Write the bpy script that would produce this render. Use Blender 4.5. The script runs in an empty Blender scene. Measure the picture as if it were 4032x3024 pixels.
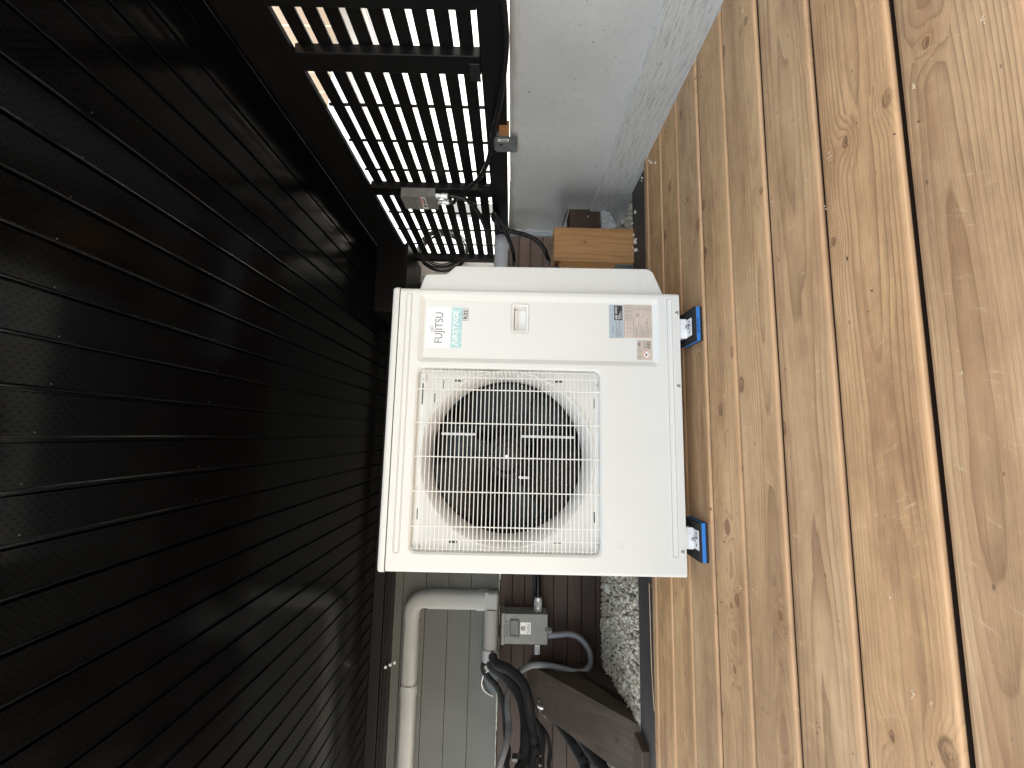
import bpy, bmesh, math, random
from mathutils import Vector, Matrix, noise as mnoise
random.seed(7)
PI = math.pi
S = bpy.context.scene
COL = S.collection

# ------------------------------------------------------------------ camera
FPX = 1600.0
YAW, ROLL = math.radians(7.05), math.radians(1.22)
CAM = Vector((0, 0, .70))
VV = Vector((math.sin(YAW), math.cos(YAW), 0))
RR = Vector((math.cos(YAW), -math.sin(YAW), 0))
DN = Vector((0, 0, -1))
CX = math.cos(ROLL)*DN + math.sin(ROLL)*RR
CY = math.cos(ROLL)*RR - math.sin(ROLL)*DN
cd = bpy.data.cameras.new('camera')
cam = bpy.data.objects.new('camera', cd); COL.objects.link(cam)
cam.matrix_world = Matrix(((CX.x, CY.x, -VV.x, CAM.x), (CX.y, CY.y, -VV.y, CAM.y), (CX.z, CY.z, -VV.z, CAM.z), (0, 0, 0, 1)))
cd.sensor_width = 36; cd.lens = 36*FPX/4032; cd.clip_start = .02; cd.clip_end = 2000
S.camera = cam

# ------------------------------------------------------------------ world, sun, exposure
SUN_EL, SUN_AZ = math.radians(52), math.radians(-38)       # azimuth measured from +Y towards +X
w = bpy.data.worlds.new('World'); S.world = w; w.use_nodes = True
nt = w.node_tree; bg = nt.nodes['Background']
sky = nt.nodes.new('ShaderNodeTexSky'); sky.sky_type = 'NISHITA'; sky.sun_disc = False
sky.sun_elevation = SUN_EL; sky.sun_rotation = SUN_AZ; sky.air_density = 1.0; sky.dust_density = 3.0; sky.ozone_density = 1.0
hs = nt.nodes.new('ShaderNodeHueSaturation'); hs.inputs['Saturation'].default_value = .5; nt.links.new(sky.outputs[0], hs.inputs['Color'])
tn = nt.nodes.new('ShaderNodeMix'); tn.data_type = 'RGBA'; tn.blend_type = 'MULTIPLY'; tn.inputs[0].default_value = 1; tn.inputs[7].default_value = (1.02, 1.0, .93, 1)
nt.links.new(hs.outputs[0], tn.inputs[6]); nt.links.new(tn.outputs[2], bg.inputs[0]); bg.inputs[1].default_value = .15
sl = bpy.data.lights.new('sun', 'SUN'); sl.energy = 3.2; sl.angle = math.radians(.5); sl.color = (1, .95, .86)
so = bpy.data.objects.new('sun', sl); COL.objects.link(so)
sd = Vector((math.sin(SUN_AZ)*math.cos(SUN_EL), math.cos(SUN_AZ)*math.cos(SUN_EL), math.sin(SUN_EL)))
so.rotation_euler = sd.to_track_quat('Z', 'Y').to_euler(); so.location = sd*30
S.view_settings.view_transform = 'Standard'; S.view_settings.look = 'None'
S.view_settings.exposure = 2.5; S.view_settings.gamma = 1; S.view_settings.use_curve_mapping = False

# ------------------------------------------------------------------ helpers
def at(px, py, X=None, Y=None, Z=None):
    """real point on a known plane that shows at pixel (px,py) of the 4032x3024 photograph: used to read measurements off the photo"""
    d = VV + CX*((px-2016)/FPX) - CY*((py-1512)/FPX)
    t = (X-CAM.x)/d.x if X is not None else (Y-CAM.y)/d.y if Y is not None else (Z-CAM.z)/d.z
    return CAM + d*t

class MB:
    def __init__(s): s.v = []; s.f = []; s.attr = {}
    def add(s, vs, fs, **kw):
        n = len(s.v); f0 = len(s.f)
        s.v += [tuple(p) for p in vs]; s.f += [tuple(i+n for i in f) for f in fs]
        for k, val in kw.items():
            s.attr.setdefault(k, {})
            for i in range(f0, len(s.f)): s.attr[k][i] = val
        return s
    def box(s, x0, x1, y0, y1, z0, z1, M=None, **kw):
        vs = [Vector((x, y, z)) for x in (x0, x1) for y in (y0, y1) for z in (z0, z1)]
        if M is not None: vs = [M @ p for p in vs]
        return s.add(vs, [(0, 1, 3, 2), (4, 6, 7, 5), (0, 4, 5, 1), (2, 3, 7, 6), (0, 2, 6, 4), (1, 5, 7, 3)], **kw)
    def bbox(s, x0, x1, y0, y1, z0, z1, r=.004, seg=2, M=None, **kw):
        bm = bmesh.new(); bmesh.ops.create_cube(bm, size=1)
        for v in bm.verts: v.co = Vector(((x0+x1)/2+v.co.x*(x1-x0), (y0+y1)/2+v.co.y*(y1-y0), (z0+z1)/2+v.co.z*(z1-z0)))
        bmesh.ops.bevel(bm, geom=bm.edges[:], offset=r, segments=seg, affect='EDGES', profile=.5)
        return s.bm(bm, M, **kw)
    def bm(s, bm, M=None, **kw):
        bm.verts.index_update()
        vs = [(M @ v.co) if M is not None else v.co.copy() for v in bm.verts]
        fs = [tuple(v.index for v in f.verts) for f in bm.faces]
        bm.free(); return s.add(vs, fs, **kw)
    def tube(s, pts, r, n=10, step=.01, smooth=True, rib=0, ribp=.006, cap=True, **kw):
        pts = [Vector(p) for p in pts]
        if smooth and len(pts) > 2:
            P = [pts[0]*2-pts[1]] + pts + [pts[-1]*2-pts[-2]]; out = []
            for i in range(1, len(P)-2):
                k = max(2, int((P[i+1]-P[i]).length/step))
                for j in range(k):
                    t = j/k; a, b, c, d = P[i-1], P[i], P[i+1], P[i+2]
                    out.append(.5*((2*b)+(c-a)*t+(2*a-5*b+4*c-d)*t*t+(3*b-a-3*c+d)*t**3))
            out.append(pts[-1]); pts = out
        rings = []; acc = 0; up = None; vs = []; L = len(pts)
        for i, p in enumerate(pts):
            t = (pts[min(i+1, L-1)]-pts[max(i-1, 0)]).normalized()
            if up is None:
                up = t.orthogonal().normalized()
            up = (up - t*up.dot(t)).normalized(); sd_ = t.cross(up)
            if i: acc += (p-pts[i-1]).length
            rr = r*(1+rib*math.cos(acc/ribp*2*PI)) if rib else r
            for k in range(n):
                a = 2*PI*k/n; vs.append(p+up*math.cos(a)*rr+sd_*math.sin(a)*rr)
        fs = [(i*n+k, i*n+(k+1) % n, (i+1)*n+(k+1) % n, (i+1)*n+k) for i in range(L-1) for k in range(n)]
        if cap: fs += [tuple(range(n))[::-1], tuple((L-1)*n+k for k in range(n))]
        return s.add(vs, fs, **kw)
    def cyl(s, c, ax, r, h, n=20, r2=None, **kw):
        c = Vector(c); ax = Vector(ax).normalized(); u = ax.orthogonal().normalized(); v = ax.cross(u); r2 = r if r2 is None else r2
        vs = [c+(u*math.cos(2*PI*k/n)+v*math.sin(2*PI*k/n))*r for k in range(n)] + [c+ax*h+(u*math.cos(2*PI*k/n)+v*math.sin(2*PI*k/n))*r2 for k in range(n)]
        return s.add(vs, [(k, (k+1) % n, n+(k+1) % n, n+k) for k in range(n)] + [tuple(range(n))[::-1], tuple(range(n, 2*n))], **kw)
    def lathe(s, c, ax, prof, n=48, **kw):
        c = Vector(c); ax = Vector(ax).normalized(); u = ax.orthogonal().normalized(); v = ax.cross(u); vs = []
        for (r, h) in prof:
            vs += [c+ax*h+(u*math.cos(2*PI*k/n)+v*math.sin(2*PI*k/n))*r for k in range(n)]
        return s.add(vs, [(i*n+k, i*n+(k+1) % n, (i+1)*n+(k+1) % n, (i+1)*n+k) for i in range(len(prof)-1) for k in range(n)], **kw)
    def prism(s, poly, vec, **kw):
        n = len(poly); vec = Vector(vec); poly = [Vector(p) for p in poly]
        vs = poly + [p+vec for p in poly]
        return s.add(vs, [tuple(range(n))[::-1], tuple(range(n, 2*n))] + [(k, (k+1) % n, n+(k+1) % n, n+k) for k in range(n)], **kw)
    def build(s, name, mat, parent=None, smooth=False, loc=None, origin=None, fixn=True):
        me = bpy.data.meshes.new(name)
        inv = Vector((0, 0, 0))
        if parent is not None:
            q = parent
            while q is not None: inv += q.location; q = q.parent
        if parent is None and origin is not None: loc = Vector(origin)
        off = inv + (loc if loc is not None else Vector((0, 0, 0)))
        me.from_pydata([tuple(Vector(p)-off) for p in s.v], [], s.f)
        if fixn:
            bm = bmesh.new(); bm.from_mesh(me); bmesh.ops.recalc_face_normals(bm, faces=bm.faces); bm.to_mesh(me); bm.free()
        me.update()
        for k, dd in s.attr.items():
            a = me.attributes.new(k, 'FLOAT', 'FACE')
            for i in range(len(me.polygons)): a.data[i].value = dd.get(i, 0.0)
        if smooth:
            me.polygons.foreach_set('use_smooth', [True]*len(me.polygons))
            if smooth != 'all': me.set_sharp_from_angle(angle=math.radians(40 if smooth is True else smooth))
        o = bpy.data.objects.new(name, me); COL.objects.link(o)
        if mat is not None: me.materials.append(mat)
        if parent is not None: o.parent = parent
        if loc is not None: o.location = loc
        return o

def tag(o, label=None, cat=None, group=None, kind=None):
    if label: o['label'] = label
    if cat: o['category'] = cat
    if group: o['group'] = group
    if kind: o['kind'] = kind
    return o
def thing(name, loc, label, cat, group=None):
    o = bpy.data.objects.new(name, None); COL.objects.link(o); o.location = Vector(loc); o.empty_display_size = .05
    return tag(o, label, cat, group)
def text_mb(mb, txt, x, z, size, y, width=None, bold=0.0, flip=False, rot=0):
    """lettering in the XZ plane facing -Y; x = left end, z = baseline"""
    c = bpy.data.curves.new('t', 'FONT'); c.body = txt; c.size = 1; c.offset = bold; c.extrude = 0
    ob = bpy.data.objects.new('t', c); COL.objects.link(ob)
    bpy.context.view_layer.update()
    me = ob.to_mesh(); vs = [v.co.copy() for v in me.vertices]; fs = [tuple(p.vertices) for p in me.polygons]; ob.to_mesh_clear()
    bpy.data.objects.remove(ob); bpy.data.curves.remove(c)
    if not vs: return
    x0 = min(v.x for v in vs); x1 = max(v.x for v in vs); h1 = max(v.y for v in vs)
    sy = size/.7; sx = sy if width is None else width/(x1-x0)
    out = []
    for v in vs:
        a, b = (v.x-x0)*sx, v.y*sy
        if flip: a, b = -a, -b
        if rot: a, b = a*math.cos(rot)-b*math.sin(rot), a*math.sin(rot)+b*math.cos(rot)
        out.append((x+a, y, z+b))
    mb.add(out, fs)
def rr_loop(x0, x1, z0, z1, r, seg=5):
    pts = []
    for cx_, cz_, a0 in ((x1-r, z1-r, 0), (x0+r, z1-r, 90), (x0+r, z0+r, 180), (x1-r, z0+r, 270)):
        for k in range(seg+1):
            a = math.radians(a0+90*k/seg); pts.append((cx_+r*math.cos(a), cz_+r*math.sin(a)))
    return pts
def circ_loop(cx_, cz_, r, n=64): return [(cx_+r*math.cos(2*PI*k/n), cz_+r*math.sin(2*PI*k/n)) for k in range(n)]
def plate(mb, outer, holes, y, **kw):
    bm = bmesh.new(); es = []
    for lp in [outer]+holes:
        vs = [bm.verts.new((a, y, b)) for a, b in lp]
        es += [bm.edges.new((vs[i], vs[(i+1) % len(vs)])) for i in range(len(vs))]
    bmesh.ops.triangle_fill(bm, use_beauty=True, use_dissolve=False, edges=es)
    mb.bm(bm, **kw)
def band(mb, l0, y0, l1, y1, **kw):
    n = len(l0); vs = [(a, y0, b) for a, b in l0]+[(a, y1, b) for a, b in l1]
    mb.add(vs, [(k, (k+1) % n, n+(k+1) % n, n+k) for k in range(n)], **kw)

# ------------------------------------------------------------------ material mini language
class NT:
    def __init__(s, name):
        s.m = bpy.data.materials.new(name); s.m.use_nodes = True; s.t = s.m.node_tree
        s.b = s.t.nodes['Principled BSDF']; s.out = s.t.nodes['Material Output']
    def n(s, typ, **kw):
        nd = s.t.nodes.new(typ)
        for k, v in kw.items(): setattr(nd, k, v)
        return nd
    def put(s, sock, v):
        if isinstance(v, bpy.types.NodeSocket): s.t.links.new(v, sock)
        elif v is not None:
            try: sock.default_value = v
            except Exception: sock.default_value = (*v, 1) if len(v) == 3 else v
    def coord(s, kind='Object'): return s.n('ShaderNodeTexCoord').outputs[kind]
    def map(s, v, scale=(1, 1, 1), loc=(0, 0, 0), rot=(0, 0, 0)):
        m = s.n('ShaderNodeMapping'); s.put(m.inputs[0], v); m.inputs['Scale'].default_value = scale; m.inputs['Location'].default_value = loc; m.inputs['Rotation'].default_value = rot
        return m.outputs[0]
    def sep(s, v):
        m = s.n('ShaderNodeSeparateXYZ'); s.put(m.inputs[0], v); return m.outputs
    def comb(s, x, y, z):
        m = s.n('ShaderNodeCombineXYZ'); s.put(m.inputs[0], x); s.put(m.inputs[1], y); s.put(m.inputs[2], z); return m.outputs[0]
    def ma(s, op, a, b=None, c=None, clamp=False):
        m = s.n('ShaderNodeMath', operation=op); m.use_clamp = clamp; s.put(m.inputs[0], a)
        if b is not None: s.put(m.inputs[1], b)
        if c is not None: s.put(m.inputs[2], c)
        return m.outputs[0]
    def noise(s, v, scale=5, detail=3, rough=.5, dist=0, fac=True):
        m = s.n('ShaderNodeTexNoise'); s.put(m.inputs['Vector'], v); m.inputs['Scale'].default_value = scale; m.inputs['Detail'].default_value = detail; m.inputs['Roughness'].default_value = rough; m.inputs['Distortion'].default_value = dist
        return m.outputs[0 if fac else 1]
    def voro(s, v, scale=5, feature='F1', rnd=1, out='Distance'):
        m = s.n('ShaderNodeTexVoronoi', feature=feature); s.put(m.inputs['Vector'], v); m.inputs['Scale'].default_value = scale; m.inputs['Randomness'].default_value = rnd
        return m.outputs[out]
    def ramp(s, f, stops):
        m = s.n('ShaderNodeValToRGB'); s.put(m.inputs[0], f); e = m.color_ramp.elements
        while len(e) < len(stops): e.new(.5)
        for i, (p, c) in enumerate(stops):
            e[i].position = p; e[i].color = (*c, 1) if hasattr(c, '__len__') else (c, c, c, 1)
        return m.outputs[0]
    def mix(s, f, a, b, mode='MIX'):
        m = s.n('ShaderNodeMix', data_type='RGBA', blend_type=mode); s.put(m.inputs[0], f); s.put(m.inputs[6], a); s.put(m.inputs[7], b); return m.outputs[2]
    def rng(s, f, a, b, c=0, d=1):
        m = s.n('ShaderNodeMapRange'); m.clamp = True; s.put(m.inputs[0], f)
        for i, v in enumerate((a, b, c, d)): s.put(m.inputs[1+i], v)
        return m.outputs[0]
    def attr(s, name): return s.n('ShaderNodeAttribute', attribute_name=name).outputs['Fac']
    def bump(s, h, strength=.3, dist=.001, nrm=None):
        m = s.n('ShaderNodeBump'); m.inputs['Strength'].default_value = strength; m.inputs['Distance'].default_value = dist; s.put(m.inputs['Height'], h)
        if nrm is not None: s.put(m.inputs['Normal'], nrm)
        return m.outputs[0]
    def fin(s, col=None, rough=None, metal=None, nrm=None, spec=None, coat=None):
        if col is not None: s.put(s.b.inputs['Base Color'], col)
        if rough is not None: s.put(s.b.inputs['Roughness'], rough)
        if metal is not None: s.put(s.b.inputs['Metallic'], metal)
        if nrm is not None: s.put(s.b.inputs['Normal'], nrm)
        if spec is not None: s.b.inputs['Specular IOR Level'].default_value = spec
        if coat is not None: s.b.inputs['Coat Weight'].default_value = coat
        return s.m

def simple(name, col, rough=.5, metal=0, var=.12, vs=8, bumpd=0, bs=200, spec=None, coat=None):
    t = NT(name); c = t.coord(); n = t.noise(c, vs, 4, .6)
    k = t.mix(t.rng(n, .3, .7), tuple(x*(1-var) for x in col)+(1,), tuple(min(1, x*(1+var)) for x in col)+(1,))
    nr = t.bump(t.noise(c, bs, 2), .5, bumpd) if bumpd else None
    r = t.rng(t.noise(c, vs*2.3, 3), .3, .7, rough*.88, min(1, rough*1.12))
    return t.fin(k, r, metal, nr, spec, coat)

def wood(name, cols, axis=0, across=1, freq=55, warp=1.6, idattr=None, gap=None, knots=True, rough=.62, knotc=(.10, .055, .03), stain=None, edgec=None, saw=False, contrast=.95, kscale=1.0):
    """cols = (pale, mid, dark) ; axis = grain direction"""
    t = NT(name); o = t.sep(t.coord()); a, b = o[axis], o[across]; c = o[3-axis-across]
    idv = t.ma('MULTIPLY', t.attr(idattr), 3.71) if idattr else 0.0
    bb = t.ma('ADD', b, t.ma('MULTIPLY', c, .8))
    v1 = t.comb(t.ma('MULTIPLY', a, 1.3), t.ma('MULTIPLY', bb, 6.0), idv)
    wn = t.noise(v1, 1.0, 3, .45)
    rf = t.rng(t.noise(t.comb(t.ma('MULTIPLY', a, .5), t.ma('MULTIPLY', bb, 9), t.ma('ADD', idv, 2.2)), 1.0, 2), .35, .65, .35, 1.0)
    ph = t.ma('ADD', t.ma('MULTIPLY', bb, freq*2.0), t.ma('MULTIPLY', wn, warp*10))
    kd = None
    if knots:
        kv = t.comb(t.ma('ADD', t.ma('MULTIPLY', a, 6.5*kscale), t.ma('MULTIPLY', idv, 3.3)), t.ma('MULTIPLY', bb, 9.5*kscale), 0.0)
        kk = t.n('ShaderNodeTexVoronoi', feature='F1', voronoi_dimensions='2D'); t.put(kk.inputs['Vector'], kv); kk.inputs['Scale'].default_value = 1
        kd = t.ma('ADD', kk.outputs['Distance'], t.ma('MULTIPLY', t.ma('SUBTRACT', t.noise(kv, 5.0, 2), .5), .05))
        kr = t.sep(kk.outputs['Color'])[0]
        ksz = t.rng(kr, .76, 1, -.02, .13)
        kin = t.ma('SUBTRACT', 1.0, t.rng(t.ma('DIVIDE', kd, t.ma('MAXIMUM', ksz, .001)), .55, 1.1))
        halo = t.ma('POWER', t.ma('SUBTRACT', 1.0, t.rng(kd, 0, .42)), 2.0)
        ph = t.ma('ADD', ph, t.ma('MULTIPLY', t.ma('MULTIPLY', halo, t.rng(kr, .72, .85)), 3.2))
    tri = t.ma('PINGPONG', ph, 1.0)
    ring = t.ma('MULTIPLY', t.ma('POWER', tri, 3.2), rf)
    fine = t.noise(t.comb(t.ma('MULTIPLY', a, 9), t.ma('MULTIPLY', bb, 420), idv), 1.0, 2, .6)
    med = t.noise(t.comb(t.ma('MULTIPLY', a, 2.2), t.ma('MULTIPLY', bb, 38), idv), 1.0, 4, .65)
    big = t.noise(t.comb(t.ma('MULTIPLY', a, 1.6), t.ma('MULTIPLY', bb, 5), idv), 1.0, 3, .55)
    base = t.ramp(t.ma('ADD', t.ma('MULTIPLY', big, .55), t.ma('MULTIPLY', med, .45)), [(.32, cols[2]), (.5, cols[1]), (.68, cols[0])])
    g = t.mix(t.ma('MULTIPLY', ring, contrast*.55), base, tuple(x*.55 for x in cols[2])+(1,))
    chk = t.noise(t.comb(t.ma('MULTIPLY', a, 3.5), t.ma('MULTIPLY', bb, 260), t.ma('ADD', idv, 9.0)), 1.0, 3, .7)
    g = t.mix(t.ma('MULTIPLY', t.rng(chk, .60, .72), .45), g, tuple(x*.42 for x in cols[2])+(1,))
    g = t.mix(t.ma('MULTIPLY', t.rng(fine, .42, .75), .25), g, tuple(x*.5 for x in cols[2])+(1,))
    if idattr:
        hv = t.ma('FRACT', t.ma('MULTIPLY', t.attr(idattr), .618))
        g = t.mix(t.ma('MULTIPLY', hv, .30), g, (.46, .36, .25, 1), 'MIX') if stain is None else t.mix(t.ma('MULTIPLY', hv, .35), g, stain)
    if saw:
        sw = t.noise(t.map(t.coord(), (90, 16, 1), rot=(0, 0, .5)), 1.0, 2, .5)
        g = t.mix(t.ma('MULTIPLY', t.rng(sw, .58, .74), t.ma('MULTIPLY', t.rng(big, .4, .6), .38)), g, tuple(min(1, x*1.35) for x in cols[0])+(1,))
    if knots:
        g = t.mix(t.ma('MULTIPLY', kin, .85), g, knotc+(1,))
        g = t.mix(t.ma('MULTIPLY', t.ma('MULTIPLY', halo, t.rng(kr, .74, .9)), .5), g, tuple(x*.55 for x in cols[1])+(1,))
    if edgec: g = t.mix(t.ma('MULTIPLY', t.attr('edge'), .6), g, edgec+(1,)); g = t.mix(t.attr('side'), g, (.05, .03, .018, 1))
    h = t.ma('SUBTRACT', t.ma('MULTIPLY', med, .4), t.ma('ADD', t.ma('MULTIPLY', ring, .35), t.ma('MULTIPLY', fine, .5)))
    r = t.rng(med, .3, .7, rough-.08, rough+.1)
    return t.fin(g, r, 0, t.bump(h, .45, .0012))

def deck_wood():
    t = NT('deck_wood'); o = t.sep(t.coord()); a, b = o[0], o[1]; idv = t.attr('bid')
    def rnd(k): return t.ma('FRACT', t.ma('MULTIPLY', t.ma('SINE', t.ma('MULTIPLY', idv, 12.9898+k)), 43758.5))
    r1, r2, r3, r4 = rnd(0), rnd(3.1), rnd(7.7), rnd(11.3)
    off = t.ma('MULTIPLY', idv, 7.31)
    v = t.ma('SUBTRACT', t.ma('FRACT', t.ma('DIVIDE', t.ma('SUBTRACT', b, .679), .1915)), .5)       # -.5 .. .5 across the board
    v = t.ma('ADD', t.ma('MULTIPLY', v, .1915), t.ma('MULTIPLY', t.ma('SUBTRACT', r1, .5), .10))
    lx = t.comb(t.ma('ADD', t.ma('MULTIPLY', a, .55), off), t.ma('MULTIPLY', b, 1.5), 0.0)
    dn_ = t.noise(lx, 1.0, 2, .5)
    dd = t.ma('ADD', .012, t.ma('MULTIPLY', dn_, .105))
    # knots
    kv = t.comb(t.ma('ADD', t.ma('MULTIPLY', a, 5.2), off), t.ma('MULTIPLY', b, 8.2), 0.0)
    vo = t.n('ShaderNodeTexVoronoi', feature='F1', voronoi_dimensions='2D'); t.put(vo.inputs['Vector'], kv); vo.inputs['Scale'].default_value = 1
    wob = t.noise(t.comb(t.ma('MULTIPLY', a, 60), t.ma('MULTIPLY', b, 90), off), 1.0, 3)
    kd = t.ma('ADD', vo.outputs['Distance'], t.ma('MULTIPLY', t.ma('SUBTRACT', wob, .5), .07))
    kr = t.sep(vo.outputs['Color'])[0]; on = t.ma('GREATER_THAN', kr, .72); ksz = t.rng(kr, .72, 1, .03, .12)
    q = t.ma('DIVIDE', kd, ksz)
    core = t.ma('MULTIPLY', on, t.ma('SUBTRACT', 1.0, t.rng(q, .25, .75)))
    rim = t.ma('MULTIPLY', on, t.ma('SUBTRACT', 1.0, t.rng(t.ma('ABSOLUTE', t.ma('SUBTRACT', q, .95)), .08, .35)))
    body = t.ma('MULTIPLY', on, t.ma('SUBTRACT', 1.0, t.rng(q, .8, 1.15)))
    halo = t.ma('MULTIPLY', on, t.ma('POWER', t.ma('SUBTRACT', 1.0, t.rng(kd, 0, .46)), 2.0))
    w1 = t.noise(t.comb(t.ma('ADD', t.ma('MULTIPLY', a, 3.0), off), t.ma('MULTIPLY', b, 16), 0.0), 1.0, 3, .5)
    F = t.ma('ADD', 100.0, t.ma('MULTIPLY', r2, 75.0))
    rad = t.ma('SQRT', t.ma('ADD', t.ma('MULTIPLY', v, v), t.ma('MULTIPLY', dd, dd)))
    ph = t.ma('ADD', t.ma('MULTIPLY', rad, F), t.ma('ADD', t.ma('MULTIPLY', w1, 1.5), t.ma('MULTIPLY', halo, 3.6)))
    fr = t.ma('FRACT', ph)
    late = t.ma('MULTIPLY', t.ma('POWER', fr, 3.0), t.ma('SUBTRACT', 1.0, t.rng(fr, .93, 1.0)))
    lmod = t.rng(t.noise(t.comb(t.ma('ADD', t.ma('MULTIPLY', a, 1.1), off), t.ma('MULTIPLY', b, 24), 3.3), 1.0, 3), .32, .62, .25, 1.0)
    late = t.ma('MULTIPLY', late, lmod)
    fine = t.noise(t.comb(t.ma('MULTIPLY', a, 10), t.ma('MULTIPLY', b, 480), off), 1.0, 3, .65)
    fib = t.noise(t.comb(t.ma('ADD', t.ma('MULTIPLY', a, 2.5), off), t.ma('MULTIPLY', b, 130), 0.0), 1.0, 4, .7)
    big = t.noise(t.comb(t.ma('ADD', t.ma('MULTIPLY', a, 1.4), off), t.ma('MULTIPLY', b, 7), 1.1), 1.0, 4, .6)
    mott = t.noise(t.comb(t.ma('MULTIPLY', a, 14), t.ma('MULTIPLY', b, 26), off), 1.0, 4, .65)
    base = t.ramp(t.ma('ADD', t.ma('MULTIPLY', big, .5), t.ma('ADD', t.ma('MULTIPLY', fib, .25), t.ma('MULTIPLY', mott, .25))), [(.34, (.37, .21, .105)), (.5, (.66, .395, .185)), (.66, (.86, .56, .285))])
    g = t.mix(t.ma('MULTIPLY', r3, .42), base, t.mix(t.rng(big, .35, .65), (.33, .235, .155, 1), (.56, .42, .29, 1)))          # greyed boards
    g = t.mix(t.ma('MULTIPLY', t.rng(t.noise(t.comb(t.ma('ADD', t.ma('MULTIPLY', a, 2.2), off), t.ma('MULTIPLY', b, 12), 8.8), 1.0, 3), .54, .70), .45), g, (.36, .17, .085, 1))
    g = t.mix(t.ma('MULTIPLY', late, .78), g, (.20, .105, .05, 1))
    g = t.mix(t.ma('MULTIPLY', t.rng(fine, .5, .72), .30), g, (.19, .11, .06, 1))
    chk = t.noise(t.comb(t.ma('ADD', t.ma('MULTIPLY', a, 4.0), off), t.ma('MULTIPLY', b, 300), 5.0), 1.0, 3, .7)
    g = t.mix(t.ma('MULTIPLY', t.rng(chk, .63, .72), .45), g, (.15, .085, .045, 1))
    rotc = t.comb(t.ma('ADD', t.ma('MULTIPLY', a, 40), t.ma('MULTIPLY', b, t.ma('MULTIPLY', t.ma('SUBTRACT', r4, .5), 60.0))), t.ma('MULTIPLY', b, 7), off)
    g = t.mix(t.ma('MULTIPLY', t.rng(t.noise(rotc, 3.0, 3, .6), .60, .72), t.ma('MULTIPLY', t.rng(mott, .5, .6), .32)), g, (.86, .68, .44, 1))
    g = t.mix(t.ma('MULTIPLY', halo, .42), g, (.40, .21, .10, 1))
    g = t.mix(t.ma('MULTIPLY', body, .55), g, (.30, .155, .075, 1)); g = t.mix(t.ma('MULTIPLY', rim, .6), g, (.13, .065, .03, 1)); g = t.mix(t.ma('MULTIPLY', core, t.ma('MULTIPLY', t.rng(wob, .4, .6), .8)), g, (.06, .03, .016, 1))
    sp_ = t.n('ShaderNodeTexVoronoi', feature='F1', voronoi_dimensions='2D'); t.put(sp_.inputs['Vector'], t.comb(t.ma('ADD', t.ma('MULTIPLY', a, 17), off), t.ma('MULTIPLY', b, 34), 0.0)); sp_.inputs['Scale'].default_value = 1
    g = t.mix(t.ma('MULTIPLY', t.ma('MULTIPLY', t.ma('LESS_THAN', sp_.outputs['Distance'], t.ma('MULTIPLY', t.sep(sp_.outputs['Color'])[0], .10)), t.ma('GREATER_THAN', t.sep(sp_.outputs['Color'])[1], .92)), .6), g, (.08, .045, .025, 1))
    eg = t.ma('MULTIPLY', t.attr('edge'), t.rng(t.noise(t.comb(t.ma('ADD', t.ma('MULTIPLY', a, 5), off), 0.0, 0.0), 1.0, 3), .35, .65, .35, .8))
    g = t.mix(eg, g, (.80, .48, .25, 1)); g = t.mix(t.attr('side'), g, (.035, .02, .012, 1))  # board sides coloured dark to stand for the shade in the gaps
    hgt = t.ma('SUBTRACT', t.ma('MULTIPLY', fib, .5), t.ma('ADD', t.ma('MULTIPLY', late, .3), t.ma('ADD', t.ma('MULTIPLY', fine, .5), t.ma('MULTIPLY', core, .8))))
    return t.fin(g, t.rng(fib, .3, .7, .52, .72), 0, t.bump(hgt, .7, .0016))
M = {}
M['deck'] = deck_wood()
M['deck_old'] = wood('deck_wood', ((.80, .54, .285), (.64, .41, .20), (.46, .29, .145)), 0, 1, freq=46, warp=1.1, idattr='bid', edgec=(.74, .44, .255), saw=True)
M['rim'] = wood('weathered_black_wood', ((.095, .088, .082), (.06, .055, .052), (.04, .036, .034)), 0, 1, freq=60, knots=False, rough=.6)
M['darkwood'] = wood('dark_stained_wood', ((.092, .050, .032), (.054, .028, .018), (.022, .012, .008)), 0, 2, freq=30, warp=1.6, idattr='bid', knots=True, knotc=(.02, .012, .01), stain=(.10, .072, .05, 1), rough=.6)
M['timber'] = wood('old_timber', ((.125, .088, .060), (.076, .053, .036), (.036, .025, .017)), 1, 0, freq=26, warp=1.5, knots=True, knotc=(.02, .015, .012), rough=.7, idattr='bid', stain=(.03, .024, .02, 1))
M['post'] = wood('cedar_post_wood', ((.66, .36, .155), (.52, .265, .105), (.34, .16, .062)), 2, 0, freq=34, warp=.9, knots=True, kscale=1.4, contrast=.8)
M['black'] = simple('black_painted_wood', (.0055, .0055, .006), .36, bumpd=.0006, bs=60, spec=.28)
M['blackrubber'] = simple('black_rubber', (.016, .016, .017), .62, bumpd=.0004)
M['foam_black'] = simple('black_foam_insulation', (.014, .014, .015), .8, bumpd=.001, bs=90)
M['conduit'] = simple('black_conduit', (.012, .012, .013), .25)
M['greyconduit'] = simple('grey_conduit', (.22, .225, .24), .38)
M['blue'] = simple('blue_foam', (.035, .22, .66), .6, var=.05)
M['bluetext'] = simple('dark_blue_ink', (.01, .03, .12), .6)
M['zinc'] = simple('zinc_metal', (.62, .64, .66), .28, 1, vs=30)
M['chrome'] = simple('shiny_metal', (.85, .86, .88), .3, .55)
M['galv'] = simple('galvanised_steel', (.25, .27, .285), .42, .6, vs=14, var=.25)
M['greybox'] = simple('grey_enamel', (.215, .222, .215), .42, bumpd=.0003, bs=300)
M['greydk'] = simple('grey_enamel_pressed', (.17, .176, .17), .5)
M['duct'] = simple('off_white_duct_plastic', (.375, .395, .40), .45, var=.05)
M['pvc'] = simple('white_pvc', (.72, .74, .80), .35, var=.04)
M['rimwhite'] = simple('white_plastic_edge', (.85, .85, .85), .4)
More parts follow.
